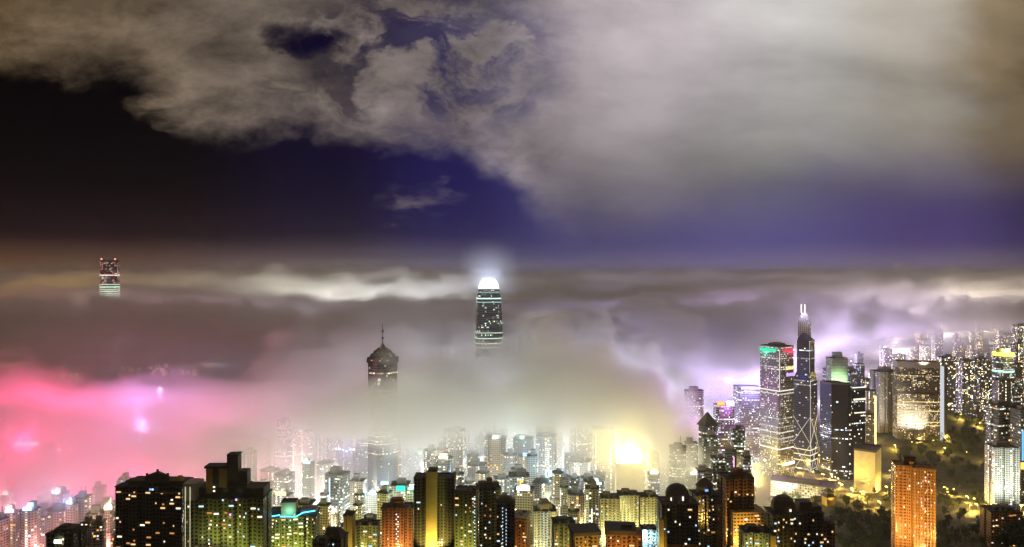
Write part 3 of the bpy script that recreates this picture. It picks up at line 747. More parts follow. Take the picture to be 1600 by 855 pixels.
def clutter(t, h, w, d):
    r = random.Random(int(w * 97 + h * 13))
    for _ in range(r.randint(2, 4)):
        cx, cy = r.uniform(-.38, .38) * w, r.uniform(-.42, .3) * d
        q = [(cx + .9 * math.cos(k * math.pi / 5), cy + .9 * math.sin(k * math.pi / 5)) for k in range(10)]
        mb = MB(); mb.loft([(q, h + .3), (q, h + r.uniform(2, 3.4))], bottom=True); mb.build('water_tank', M['tank'], t)
    for _ in range(r.randint(1, 3)): part_box('plant_box', t, M['dark'], r.uniform(-.4, .4) * w, r.uniform(-.4, .3) * d, h + .3, r.uniform(1.6, 4), r.uniform(1.6, 3), r.uniform(1.4, 3))
    for _ in range(r.randint(1, 2)):
        cx = r.uniform(-.4, .4) * w; part_bar('aerial', t, M['steel'], (cx, -d * .2, h + .3), (cx, -d * .2, h + r.uniform(5, 9)), .1, 4)
    part_bar('pipe', t, M['steel'], (-w * .4, d * .1, h + .8), (w * .35, d * .1, h + .8), .18, 5)
def penthouse(t, h, cx, w, d, hh, m=None, cy=0.0, name='penthouse', h0=.3): return part_box(name, t, m or M['dark'], cx, cy, h + h0, w, d, hh)


WM = {'warm': [G_WARM, G_WHITE, G_WARM, G_AMBER], 'mix': [G_WARM, G_WHITE, G_COOL, G_WHITE, G_AMBER]}
# 1 pedimented block
t, h, w, d = near_block('apartment_block', 'dark wide apartment block with a pedimented roof and three finials', 'apartment block', 192, 298, 756, 600, F['n_dark'], 5, 24, R(-4), 62, WM['warm'], .5)
penthouse(t, h, 4, w * .86, 14, 4.2)
mb = MB(); ped = [(-3.6, 2.6), (-3.2, 8.2), (-1.2, 9.2), (7, 12.2), (14.6, 9.4), (16.6, 8.2), (17, 2.6)]
mb2 = [(px_ - 1, z_) for px_, z_ in ped]
b0 = len(mb.v)
fr = [(a, -10.6, h + 1.2 + z_) for a, z_ in mb2]; bk = [(a, -7.6, h + 1.2 + z_) for a, z_ in mb2]
mb.face(list(reversed(fr))[::-1]); mb.face(list(reversed(bk)))
for k in range(7): mb.face([fr[k], bk[k], bk[(k + 1) % 7], fr[(k + 1) % 7]])
mb.build('pediment', M['dark'], t)
for fx, fz in ((-3.2, 11.4), (6, 15), (15.0, 12)): part_bar('finial', t, M['dark'], (fx, -9, h + 4), (fx, -9, h + fz), 1.0, 8)
mb = MB(); mb.loft([([(22 + 4 * math.cos(e) * math.cos(a * math.pi / 6), -3 + 4 * math.cos(e) * math.sin(a * math.pi / 6)) for a in range(12)], h + 4.6 + 4 * math.sin(e)) for e in (0, .4, .8, 1.2, 1.5)], bottom=True); mb.build('roof_dome', M['ochre'], t)
part_box('cornice', t, M['ochre'], -16, -12.3, h - 5, 22, .7, .8); part_box('cornice', t, M['ochre'], 16, -12.4, h - 4, 20, .7, .8)
part_box('roof_light', t, G_BLUE, 2, -12.8, h - 1.6, 1.6, .6, 1.4); part_box('roof_light', t, G_COOL, 4, -12.8, h - 1.6, 1.4, .6, 1.4)
# 2 stepped block with lift tower
t, h, w, d = near_block('apartment_block', 'stepped apartment block with tall lift tower and yellow lit penthouse walls', 'apartment block', 298, 417, 774, 580, F['n_green'], 6, 24, R(3), 70, WM['mix'], .12)
k = 580 / FP; L = lambda px: (px - 357.5) * k
zz = lambda py: Z(py, 580) - t.location.z
penthouse(t, h, L(308), 20 * k, 16, zz(748) - h, M['pale'], -6); 
for i in range(2): part_bar('light_strip', t, glow('pale light strip', (1, .95, .6), .9), (L(302 + i * 7), -14.4, zz(860)), (L(302 + i * 7), -14.4, zz(752)), .22)
penthouse(t, h, L(352), 76 * k, 17, zz(757) - h); penthouse(t, h, L(402), 28 * k, 18, zz(759) - h, None, 0)
part_box('penthouse', t, M['ochre'], L(333), -4, zz(766), 9 * k, 9, zz(727) - zz(766)); part_box('penthouse', t, M['dark'], L(343), -3, zz(766), 11 * k, 8, zz(727) - zz(766)); part_box('penthouse', t, M['ochre'], L(354), -4.5, zz(757), 11 * k, 9, zz(727) - zz(757))
part_box('penthouse_roof', t, M['roof'], L(344), -3.5, zz(727), 36 * k, 12, 1.6)
part_box('lift_tower', t, M['dark'], L(367), -2, zz(757), 17 * k, 9, zz(709) - zz(757)); part_box('lift_tower_cap', t, M['roof'], L(367.5), -2, zz(709), 18 * k, 10, 1.0); part_box('stair_tower', t, M['dark'], L(382), 0, zz(757), 13 * k, 9, zz(734) - zz(757))
part_bar('finial', t, M['roof'], (L(368), -4, zz(709)), (L(368), -4, zz(705.5)), .9)
part_bar('mast', t, M['steel'], (L(381), 0, zz(734)), (L(381), 0, zz(709)), .12)
for a in (341,): part_box('roof_light', t, G_WHITE, L(a), -8.8, zz(757), 1.5, .5, 1.1); part_box('roof_light', t, G_WHITE, L(a), -8.8, zz(763), 1.5, .5, 1.1)
part_box('roof_light', t, G_VIOLET, L(377), -12.9, zz(775), 1.3, .5, 1.6); part_box('roof_light', t, G_COOL, L(357), -12.9, zz(775), 1.2, .5, 1.2); part_box('roof_light', t, G_VIOLET, L(368), -12.9, zz(798), 1.2, .5, 1.8)
for fx, pw in ((-3, 9e4), (18, 4e4)): spot('street_glow', t, (fx, -36, zz(875)), ((fx, -36)[0] * .8, 0, zz(875) + 24), pw, (.85, 1, .22), 1.5)
part_box('canopy', t, glow('bright entrance light', (1, 1, .75), 4), L(345), -26, zz(868), 16, 6, 2)
# 3 cyan edged block
t, h, w, d = near_block('apartment_block', 'olive apartment block with cyan light strips along its roof edge', 'apartment block', 416, 496, 802, 650, F['n_green'], 5, 22, R(6), 80, [G_WARM, G_WHITE, glow('lit lime', (.8, 1, .45), 2)], .35)
zz = lambda py: Z(py, 650) - t.location.z
part_box('lift_tower', t, M['ochre'], -1, -5, h + .3, 13, 10, zz(780) - h); part_box('penthouse_roof', t, M['roof'], -1, -5, zz(780), 13.6, 10.6, 1)
gc = glow('cyan light strip', (.12, .75, 1), 3.2)
for a, b in (((-23, -11.8, h + .8), (-8, -11.8, h + 2.6)), ((-8, -11.9, h + 1.2), (6, -11.9, h + .6)), ((6, -11.9, h + .6), (12, -11.8, h + 4)), ((12, -11.8, h + 4), (23, -11.8, h + 5.5))): part_bar('light_strip', t, gc, a, b, .5)
penthouse(t, h, 16, 14, 12, 4.4, M['tank']); penthouse(t, h, -14, 8, 10, 5, M['dark'])
lamp('strip_light', t, (0, -15, h + 5), 5e3, (.15, .75, 1), 1); spot('street_glow', t, (0, -40, zz(880)), ((0, -40)[0] * .8, 0, zz(880) + 24), 1.5e5, (.85, 1, .2), 1.5)
# 4 small dark tower, left
t, h, w, d = near_block('apartment_block', 'small black tower with one pale green lamp in pink mist', 'apartment block', 84, 125, 830, 500, F['n_dark'], 2, 16, 0, 3, WM['warm'])
penthouse(t, h, 1, 12, 10, 3.2); penthouse(t, h, -1, 5, 6, 4.4); part_box('roof_light', t, glow('pale green lamp', (.8, 1, .6), 5), -1, -8.4, h - 5.5, 5, .5, 2.4)
# 5 dark gabled pair
t, h, w, d = near_block('apartment_block', 'dark gabled block beside the ochre slab', 'apartment block', 511, 539, 838, 560, F['n_dark'], 2, 14, R(-10), 2)
mb = MB(); r0 = rect(w, 14); mb.loft([(r0, h + .4), ([(-w * .5, -2), (w * .2, -2), (w * .2, 2), (-w * .5, 2)], h + 7)]); mb.build('gable_roof', M['roof'], t)
t, h, w, d = near_block('apartment_block', 'low dark block with box penthouse under the cyan edged roof', 'apartment block', 492, 512, 845, 545, F['n_dark'], 2, 14, 0, 2); penthouse(t, h, 1, 6, 6, 3)
# 6 ochre slab
t, h, w, d = near_block('apartment_block', 'narrow windowless ochre slab lit yellow', 'apartment block', 539, 553, 803, 700, M['ochre'], 2, 14, 0, 0); penthouse(t, h, 0, 5, 6, 2); spot('street_glow', t, (0, -30, h - 55), ((0, -30)[0] * .8, 0, h - 55 + 24), 9e4, (1, .82, .2), 1)
t, h, w, d = near_block('apartment_block', 'short olive block right of the ochre slab', 'apartment block', 554, 592, 818, 720, F['n_green'], 3, 16, 0, 20); penthouse(t, h, -3, 8, 8, 3.5); spot('street_glow', t, (0, -30, h - 45), ((0, -30)[0] * .8, 0, h - 45 + 24), 9e4, (.95, 1, .3), 1)
# 7 brown block
t, h, w, d = near_block('apartment_block', 'brown apartment block with zigzag of tiny lights up its middle', 'apartment block', 598, 646, 791, 760, F['n_brown'], 4, 18, R(4), 16, WM['warm'])
penthouse(t, h, -1, 15, 11, 6.5, M['brown']); penthouse(t, h, -1, 11, 8, 9, M['brown'])
for i in range(13): link('window', win_mesh(1.0, 1.0, glow('lit pink white', (1, .75, .7), 3) if i == 0 else bpy.data.materials['lit pink white']), t, (-.9 + (i % 2) * 1.8, -10.2, h - 6 - i * 2.6))
spot('street_glow', t, (0, -34, h - 52), ((0, -34)[0] * .8, 0, h - 52 + 24), 1.8e5, (1, .5, .14), 1)
# 8 slab with ochre bay
t, h, w, d = near_block('apartment_block', 'dark slab split by one tall ochre stair bay', 'apartment block', 649, 711, 744, 700, F['n_dark'], 3, 18, 0, 12, WM['mix'], .1)
k = 700 / FP; part_box('stair_bay', t, M['ochre'], (676.5 - 680) * k, -10, 0, 17 * k, 6, Z(732, 700) - t.location.z); part_box('stair_bay_cap', t, M['dark'], (678.5 - 680) * k, -8, Z(732, 700) - t.location.z + .02, 14 * k, 7, 2.6)
for sx in (-1, 1): part_box('end_wall', t, M['pale'], sx * (w / 2 + .3), -9.2, 0, .5, .5, h)
for sx in (-6, 4): spot('street_glow', t, (sx, -27, h - 72), ((sx, -27)[0] * .8, 0, h - 72 + 24), 9e4, (1, .78, .16), 1)
# 9 twin tall residential
t, h, w, d = near_block('apartment_block', 'tall dark green apartment block with rail topped roof and bead of lights', 'apartment block', 713, 746, 765, 660, F['n_green'], 3, 18, R(-5), 34, WM['mix'], .15)
for i in range(3): part_bar('roof_rail', t, M['steel'], (-8, -8 + i * .01, h + 1 + i * 1.2), (6, -8, h + 1 + i * 1.2), .15)
for i in range(4): part_bar('roof_post', t, M['steel'], (-8 + i * 4.6, -8, h + .3), (-8 + i * 4.6, -8, h + 4), .15)
for i in range(24): link('window', win_mesh(.8, .9, G_COOL), t, (w / 2 - 1.2, -9.6, h - 4 - i * 3.1))
spot('street_glow', t, (0, -34, h - 70), ((0, -34)[0] * .8, 0, h - 70 + 24), 1.3e5, (.9, .95, .2), 1)
t, h, w, d = near_block('apartment_block', 'tall cluttered roof apartment block right of the rail topped one', 'apartment block', 746, 780, 760, 690, F['n_green'], 3, 18, R(12), 26, WM['mix'], .1)
for cx, ww, hh in ((-6, 7, 5), (1, 5, 7.5), (7, 6, 3.6)): penthouse(t, h, cx, ww, 7, hh)
part_bar('roof_beam', t, M['ochre'], (-10, -9, h + 7), (4, -9, h + 7), .3)
# 10 dark round head block
t, h, w, d = near_block('apartment_block', 'dark apartment block with round head and twin columns of cool lamps', 'apartment block', 776, 804, 785, 640, F['n_dark'], 3, 16, 0, 10, WM['mix'])
mb = MB(); mb.loft([(scaled(chamfer(w * .9, 13, 3), c), h + .3 + z_) for c, z_ in ((1, 0), (1, 2.5), (.75, 4.6), (.35, 5.8))]); mb.build('round_head', M['dark'], t)
for i in range(20):
    for sx in (-2.6, .6): link('window', win_mesh(.8, .9, G_COOL), t, (sx, -8.6, h - 3 - i * 3.1 - (1.5 if sx > 0 else 0)))
t, h, w, d = near_block('apartment_block', 'brown flat roofed block right of the round headed block', 'apartment block', 804, 826, 806, 650, F['n_brown'], 2, 18, R(-12), 12, WM['warm'], .5); part_box('roof_slab', t, M['pale'], 0, 0, h + 1.3, w + 2, 20, .6); spot('street_glow', t, (10, -30, h - 50), ((10, -30)[0] * .8, 0, h - 50 + 24), 9e4, (1, .5, .1), 1)
# 11 bluish strings tower
t, h, w, d = near_block('apartment_block', 'misty blue grey tower with two strings of blue lamps', 'apartment block', 834, 868, 796, 800, F['n_blue'], 3, 18, 0, 10, WM['warm'])
mb = MB(); mb.loft([(scaled(chamfer(w * .7, 13, 4), c), h + .3 + z_) for c, z_ in ((1, 0), (1, 4), (.8, 7), (.4, 9))]); mb.build('round_head', M['tank'], t)
for i in range(22):
    for sx in (-1.8, 2.6): link('window', win_mesh(1, 1.1, bpy.data.materials['lit cool']), t, (sx, -9.7, h - 2 - i * 2.6))
spot('street_glow', t, (-14, -30, h - 60), ((-14, -30)[0] * .8, 0, h - 60 + 24), 2.2e5, (1, .8, .3), 1)
# 12-13 low right-of-centre blocks
t, h, w, d = near_block('apartment_block', 'stepped olive block with lit balcony column near the low orange roofs', 'apartment block', 864, 896, 815, 620, F['n_green'], 3, 16, R(5), 26, WM['mix']); penthouse(t, h, -1, 10, 8, 3.4); spot('street_glow', t, (0, -30, h - 38), ((0, -30)[0] * .8, 0, h - 38 + 24), 8e4, (1, .9, .25), 1)
t, h, w, d = near_block('apartment_block', 'flat black roofed orange block, left one of the low pair', 'apartment block', 894, 932, 830, 560, F['n_ochre'], 2, 18, R(8), 8, WM['warm'], roof=False); part_box('roof', t, M['roof'], 0, 0, h + .05, w + 3, 21, 2.6); spot('street_glow', t, (0, -26, h - 26), ((0, -26)[0] * .8, 0, h - 26 + 24), 6e4, (1, .6, .12), 1)
t, h, w, d = near_block('apartment_block', 'flat black roofed orange block, right one of the low pair', 'apartment block', 948, 1002, 829, 550, F['n_brown'], 3, 18, R(-6), 8, WM['warm'], roof=False); part_box('roof', t, M['roof'], -3, 0, h + .05, w - 3, 21, 3.4); penthouse(t, h, 2, 8, 8, 5.5); spot('street_glow', t, (-2, -24, h - 24), ((-2, -24)[0] * .8, 0, h - 24 + 24), 6e4, (1, .5, .1), 1)
# 14 beige cluster
for i, (a, b, ty, nm, lb) in enumerate(((938, 966, 776, 5, 'beige balcony block, left of three joined above the black roofs'), (966, 996, 771, 6, 'beige balcony block, middle of three joined above the black roofs'), (997, 1026, 774, 5, 'beige balcony block, right of three joined above the black roofs'))):
    t, h, w, d = near_block('apartment_block', lb, 'apartment block', a, b, ty, 850 + i * 8, F['n_beige'], 4, 20, R(-4 + 4 * i), 40, WM['mix'], .3)
    penthouse(t, h, random.uniform(-4, 4), 9, 9, 5); spot('street_glow', t, (0, -34, h - 60), ((0, -34)[0] * .8, 0, h - 60 + 24), 2.6e5, (.95, 1, .45), 1)
# 15 bright bluish block
t, h, w, d = near_block('apartment_block', 'small pale blue block with bright lamp beside the domed black tower', 'apartment block', 1002, 1026, 826, 620, F['n_blue'], 2, 14, 0, 24, [G_COOL, G_WHITE]); part_box('roof_light', t, glow('cyan white lamp', (.6, 1, 1), 6), -5, -7.6, h - 2, 3.4, .8, 3.4); lamp('roof_lamp', t, (-5, -12, h - 4), 3e4, (.6, 1, 1), 1)
# 16 domed dark block
t, h, w, d = near_block('apartment_block', 'black apartment tower with rounded dome roof and ochre left edge', 'apartment block', 1030, 1086, 783, 600, F['n_dark'], 4, 20, 0, 22, [G_WHITE, G_COOL, G_WARM], .15)
mb = MB(); mb.loft([(scaled(chamfer(w * .62, 15, 5), c), h + .3 + z_) for c, z_ in ((1, 0), (1, 7), (.9, 10), (.65, 13), (.3, 14.5))]); mb.build('dome', M['dark'], t)
part_box('edge_wall', t, M['ochre'], -w / 2 - .4, -10, 0, 4, 3, h - 12); part_box('roof_light', t, G_WHITE, 3, -8.4, h + 3, 1.2, .5, 3.4); part_box('roof_light', t, G_WHITE, -7, -8.4, h + 3, .9, .5, 2.6)
spot('street_glow', t, (-10, -26, h - 56), ((-10, -26)[0] * .8, 0, h - 56 + 24), 8e4, (1, .7, .12), 1)
part_box('terrace', t, M['brown'], 2, -14, 0, w * .8, 8, h - 33)
t, h, w, d = near_block('apartment_block', 'apartment tower with pointed crown of bluish lamps behind the domed black tower', 'apartment block', 1082, 1120, 771, 680, F['n_green'], 3, 20, R(8), 44, WM['mix'], .2)
mb = MB(); mb.loft([(scaled(chamfer(15, 13, 4), c), h + .3 + z_) for c, z_ in ((1, 0), (1, 7), (1.15, 7.5), (.8, 11), (.15, 15))]); mb.build('pointed_crown', M['dark'], t); part_box('roof_light', t, G_BLUE, -1, -7, h + 4, 3, .5, 2); spot('street_glow', t, (8, -30, h - 55), ((8, -30)[0] * .8, 0, h - 55 + 24), 1.5e5, (1, .8, .2), 1)
# 17 orange stepped
t, h, w, d = near_block('apartment_block', 'orange brown stepped tower with small cap house, upper stage', 'apartment block', 1127, 1172, 744, 660, F['n_brown'], 4, 20, R(5), 30, WM['warm'], .1); penthouse(t, h, 2, 11, 9, 5, M['brown']); penthouse(t, h, 2, 7, 7, 7, M['brown'])
part_box('lower_wing', t, F['n_ochre'], 6, -7, 0, w * 1.16, 22, h - 28); spot('street_glow', t, (-2, -40, h - 62), ((-2, -40)[0] * .8, 0, h - 62 + 24), 2.2e5, (1, .55, .1), 1)
for i in range(26): link('window', win_mesh(1.5, 1.5, random.choice(WM['warm'])), t, (random.uniform(-12, 20), -18.3, h - 32 - 3.1 * random.randint(0, 9)))
t, h, w, d = near_block('apartment_block', 'olive block with pale lit stair column below the orange stepped tower', 'apartment block', 1159, 1197, 829, 600, F['n_green'], 3, 18, R(-4), 22, WM['mix']); penthouse(t, h, -2, 8, 8, 4.5); spot('street_glow', t, (0, -24, h - 26), ((0, -24)[0] * .8, 0, h - 26 + 24), 5e4, (.9, 1, .3), 1)
# 18 dark domed cluster
t, h, w, d = near_block('apartment_block', 'black apartment tower with lumpy dome left of the garden trees', 'apartment block', 1201, 1246, 800, 590, F['n_dark'], 4, 20, 0, 34, [G_WHITE, G_COOL, G_WARM, G_WHITE], .15)
mb = MB(); mb.loft([(scaled(chamfer(w * .75, 15, 5), c), h + .3 + z_) for c, z_ in ((1, 0), (1, 7), (.85, 11), (.5, 13.4))]); mb.build('dome', M['dark'], t); part_box('edge_wall', t, M['ochre'], -w / 2 - .4, -9.5, 0, 4.6, 4, h - 16); part_box('roof_light', t, G_WHITE, 3, -8.2, h + 3, 1.4, .5, 1.8); spot('street_glow', t, (-12, -24, h - 50), ((-12, -24)[0] * .8, 0, h - 50 + 24), 6e4, (1, .7, .12), 1)
t, h, w, d = near_block('apartment_block', 'black apartment tower stepping down towards the garden trees', 'apartment block', 1246, 1278, 797, 600, F['n_dark'], 3, 20, R(4), 24, [G_WHITE, G_WARM, G_COOL], .15); penthouse(t, h, -4, 10, 10, 8); penthouse(t, h, 6, 8, 9, 4)
t, h, w, d = near_block('apartment_block', 'narrow brown block at the edge of the garden trees', 'apartment block', 1278, 1297, 815, 600, F['n_brown'], 2, 18, 0, 8, WM['warm']); penthouse(t, h, 0, 7, 8, 2.5)
# 20 small brown block bottom right
t, h, w, d = near_block('apartment_block', 'short brown balcony block under the pale balcony tower', 'apartment block', 1541, 1586, 796, 800, F['n_brown'], 4, 22, R(-6), 40, [G_WARM, G_WHITE, G_AMBER, G_WHITE], .2); penthouse(t, h, -4, 10, 10, 4); penthouse(t, h, 8, 7, 8, 3)
for fx in (-14, 14): spot('street_glow', t, (fx, -34, h - 45), ((fx, -34)[0] * .8, 0, h - 45 + 24), 1.2e5, (1, .6, .15), 1)


# ------------------------------------------------------------------ low white roofed halls by the road
x, y, z = gpt(1262, 778)
t = thing('civic_hall', 'low flat roofed white hall with lit walls below the prism tower', 'civic building', (x, y + 20, z - 4), R(-26))
mb = MB(); p = rect(96, 34); mb.loft([(p, 0), (p, 24)]); mb.build('wall', facade('white hall wall', (.6, .58, .52), 4, 4, p=.3, tints=(WHITE, WARM, WHITE, COOL), strength=1.2), t); roof_on(p, 24.05, t, 1.5, 1.4, M['tank'])
part_box('skylight', t, M['tank'], 5, 3, 24.3, 40, 10, 3)
for fx in (-40, -12, 16, 44): spot('floodlight', t, (fx, -62, 8), (fx, 0, 14), 1.6e5, (1, .95, .75), 1.2)
x, y, z = gpt(1294, 790)
t = thing('pavilion', 'small orange lit pavilion with tiered roof among garden trees', 'pavilion', (x, y, z), R(10))
part_box('wall', t, M['ochre'], 0, 0, 0, 13, 13, 14)
mb = MB(); mb.loft([(rect(18, 18), 14), (rect(10, 10), 18), (rect(9, 9), 21), (rect(12, 12), 21.3), (rect(2, 2), 26)], bottom=True); mb.build('roof', M['dark'], t); spot('floodlight', t, (0, -16, 5), ((0, -16)[0] * .8, 0, 5 + 24), 2.5e4, (1, .65, .15), 1)


# ------------------------------------------------------------------ towers in the mist: each one a thing
MARKS = [(0, "picture's left rim"), (122, 'small black tower'), (245, 'pedimented block'), (358, 'lift tower block'), (456, 'cyan edged block'), (546, 'ochre slab'), (622, 'brown zigzag block'), (680, 'ochre bay slab'), (763, 'rail topped block'),
         (851, 'blue string tower'), (981, 'yellow floodlight'), (1058, 'domed black tower'), (1105, 'pyramid roof tower'), (1150, 'orange stepped tower'), (1214, 'grid tower'), (1318, 'navy tower'), (1431, 'curved hotel slab'), (1567, 'yellow crowned tower'), (1600, "picture's right rim")]
ORD = ['first', 'second', 'third', 'fourth', 'fifth', 'sixth', 'seventh', 'eighth', 'ninth', 'tenth', 'eleventh', 'twelfth', 'thirteenth', 'fourteenth', 'fifteenth', 'sixteenth', 'seventeenth', 'eighteenth', 'nineteenth', 'twentieth']
MIST = []
def mist_tower(px, Y, wpx, ytop, fk, shape, top='box'):
    MIST.append((px, Y, wpx, ytop, fk, shape, top))
rnd = random.Random(11)
def scatter(n, px0, px1, Y0, Y1, ylo, yhi, wlo, whi, fks, gap):
    got, tries = [], 0
    while len(got) < n and tries < n * 60:
        tries += 1
        px, Y = rnd.uniform(px0, px1), rnd.uniform(Y0, Y1); w = rnd.uniform(wlo, whi)
        if any(abs(px - a) < gap * (w + c) / 2 and abs(Y - b) < 70 for a, b, c in got): continue
        got.append((px, Y, w)); f = (Y - Y0) / (Y1 - Y0)
        mist_tower(px, Y, w, yhi + (ylo - yhi) * f + rnd.gauss(0, 22), rnd.choice(fks), rnd.choice(['rect', 'rect', 'cross', 'bays', 'step', 'chamfer']))
MIDF = ['beige', 'grey', 'pale', 'pale', 'office', 'tan', 'grey']
scatter(40, 385, 700, 860, 1090, 745, 790, 15, 32, MIDF, .8)
scatter(30, 395, 700, 1150, 1560, 668, 715, 15, 34, MIDF, .7)
scatter(30, 690, 940, 850, 1060, 745, 792, 15, 32, MIDF, .8)
scatter(30, 690, 960, 1080, 1500, 668, 722, 15, 34, MIDF, .7)
scatter(16, 1000, 1190, 980, 1250, 700, 745, 14, 26, ['office', 'grey', 'violet', 'tan', 'office'], .8)
scatter(24, 0, 195, 800, 1050, 775, 815, 16, 34, ['pink', 'pink', 'grey'], .8)
scatter(10, 120, 190, 760, 900, 800, 820, 14, 26, ['pink', 'pink'], .8)
scatter(10, 0, 330, 1100, 1500, 700, 760, 18, 34, ['pink', 'grey'], .8)
scatter(34, 1466, 1612, 1900, 2300, 590, 625, 10, 20, ['far', 'grey', 'office_dim', 'far'], .7)
scatter(14, 1290, 1400, 1900, 2400, 575, 600, 10, 20, ['pale', 'far', 'violet'], .7)
scatter(34, 1360, 1612, 2450, 3000, 545, 575, 8, 16, ['far', 'farwarm', 'far'], .7)
scatter(30, 1420, 1612, 3000, 3600, 515, 545, 7, 13, ['farwarm', 'far'], .7)
for px, Y, w, yt in ((1478, 1950, 22, 558), (1497, 2050, 16, 566), (1512, 1980, 22, 563), (1534, 1980, 20, 561), (1593, 2300, 14, 508), (1588, 2200, 12, 538)): mist_tower(px, Y, w, yt, 'far', 'bays')
LOOK = {'beige': 'beige tower', 'grey': 'grey tower', 'pale': 'pale tower', 'office': 'glass tower', 'tan': 'tan tower', 'pink': 'pink tower', 'far': 'lit tower', 'farwarm': 'yellow lit tower', 'violet': 'violet tower', 'office_dim': 'dim tower'}
SH = {'rect': 'plain', 'cross': 'cross shaped', 'bays': 'ribbed', 'step': 'stepped', 'chamfer': 'blunt cornered'}
MIST.sort(); seen = {}
for px, Y, wpx, ytop, fk, shape, top in MIST:
    i = max(k for k in range(len(MARKS) - 1) if MARKS[k][0] <= max(px, 0)); A, Bm = MARKS[i][1], MARKS[i + 1][1]
    row = 'misty' if Y < 1800 else 'distant' if Y < 2700 else 'hillside'
    key = (i, row); n = seen[key] = seen.get(key, 0) + 1
    slim = 'slim' if wpx / FP * Y < 24 else 'broad'
    label = f'{slim} {row} {LOOK[fk]}, {ORD[min(n - 1, 19)]} from {A} to {Bm}'
    w = wpx / FP * Y
    t, h, p = plain_tower('tower', label, 'tower', px, Y, w, min(w, 30) * rnd.uniform(.8, 1), Z(ytop, Y), F[fk], rnd.uniform(-.3, .3), shape, 'towers standing in the mist', top)
    if Y < 1700 and rnd.random() < .42:
        c = rnd.choice([(1, .9, .55), (.55, .8, 1), (.3, .5, 1), (1, .75, .3), (.95, 1, .9), (1, 1, .85), (.4, 1, .8)] + ([(.7, .5, 1), (1, .4, .8), (.5, .5, 1)] if px > 1000 else [(1, .5, .5), (1, .7, .8)] if px < 340 else []))
        ww = min(w * .7, rnd.uniform(5, 16)); fy = min(q[1] for q in p)
        if rnd.random() < .5: sign(t, h + 1, c, rnd.uniform(2, 6), ww, rnd.uniform(2.5, 5), fy + 1.5, 0, rnd.uniform(1, 4) * 1e4)
        else: part_box('light_strip', t, glow('vertical light strip', c, rnd.uniform(1.5, 4)), rnd.uniform(-.3, .3) * w, fy - .8, h * rnd.uniform(.2, .6), 1.3, .8, h * .38)

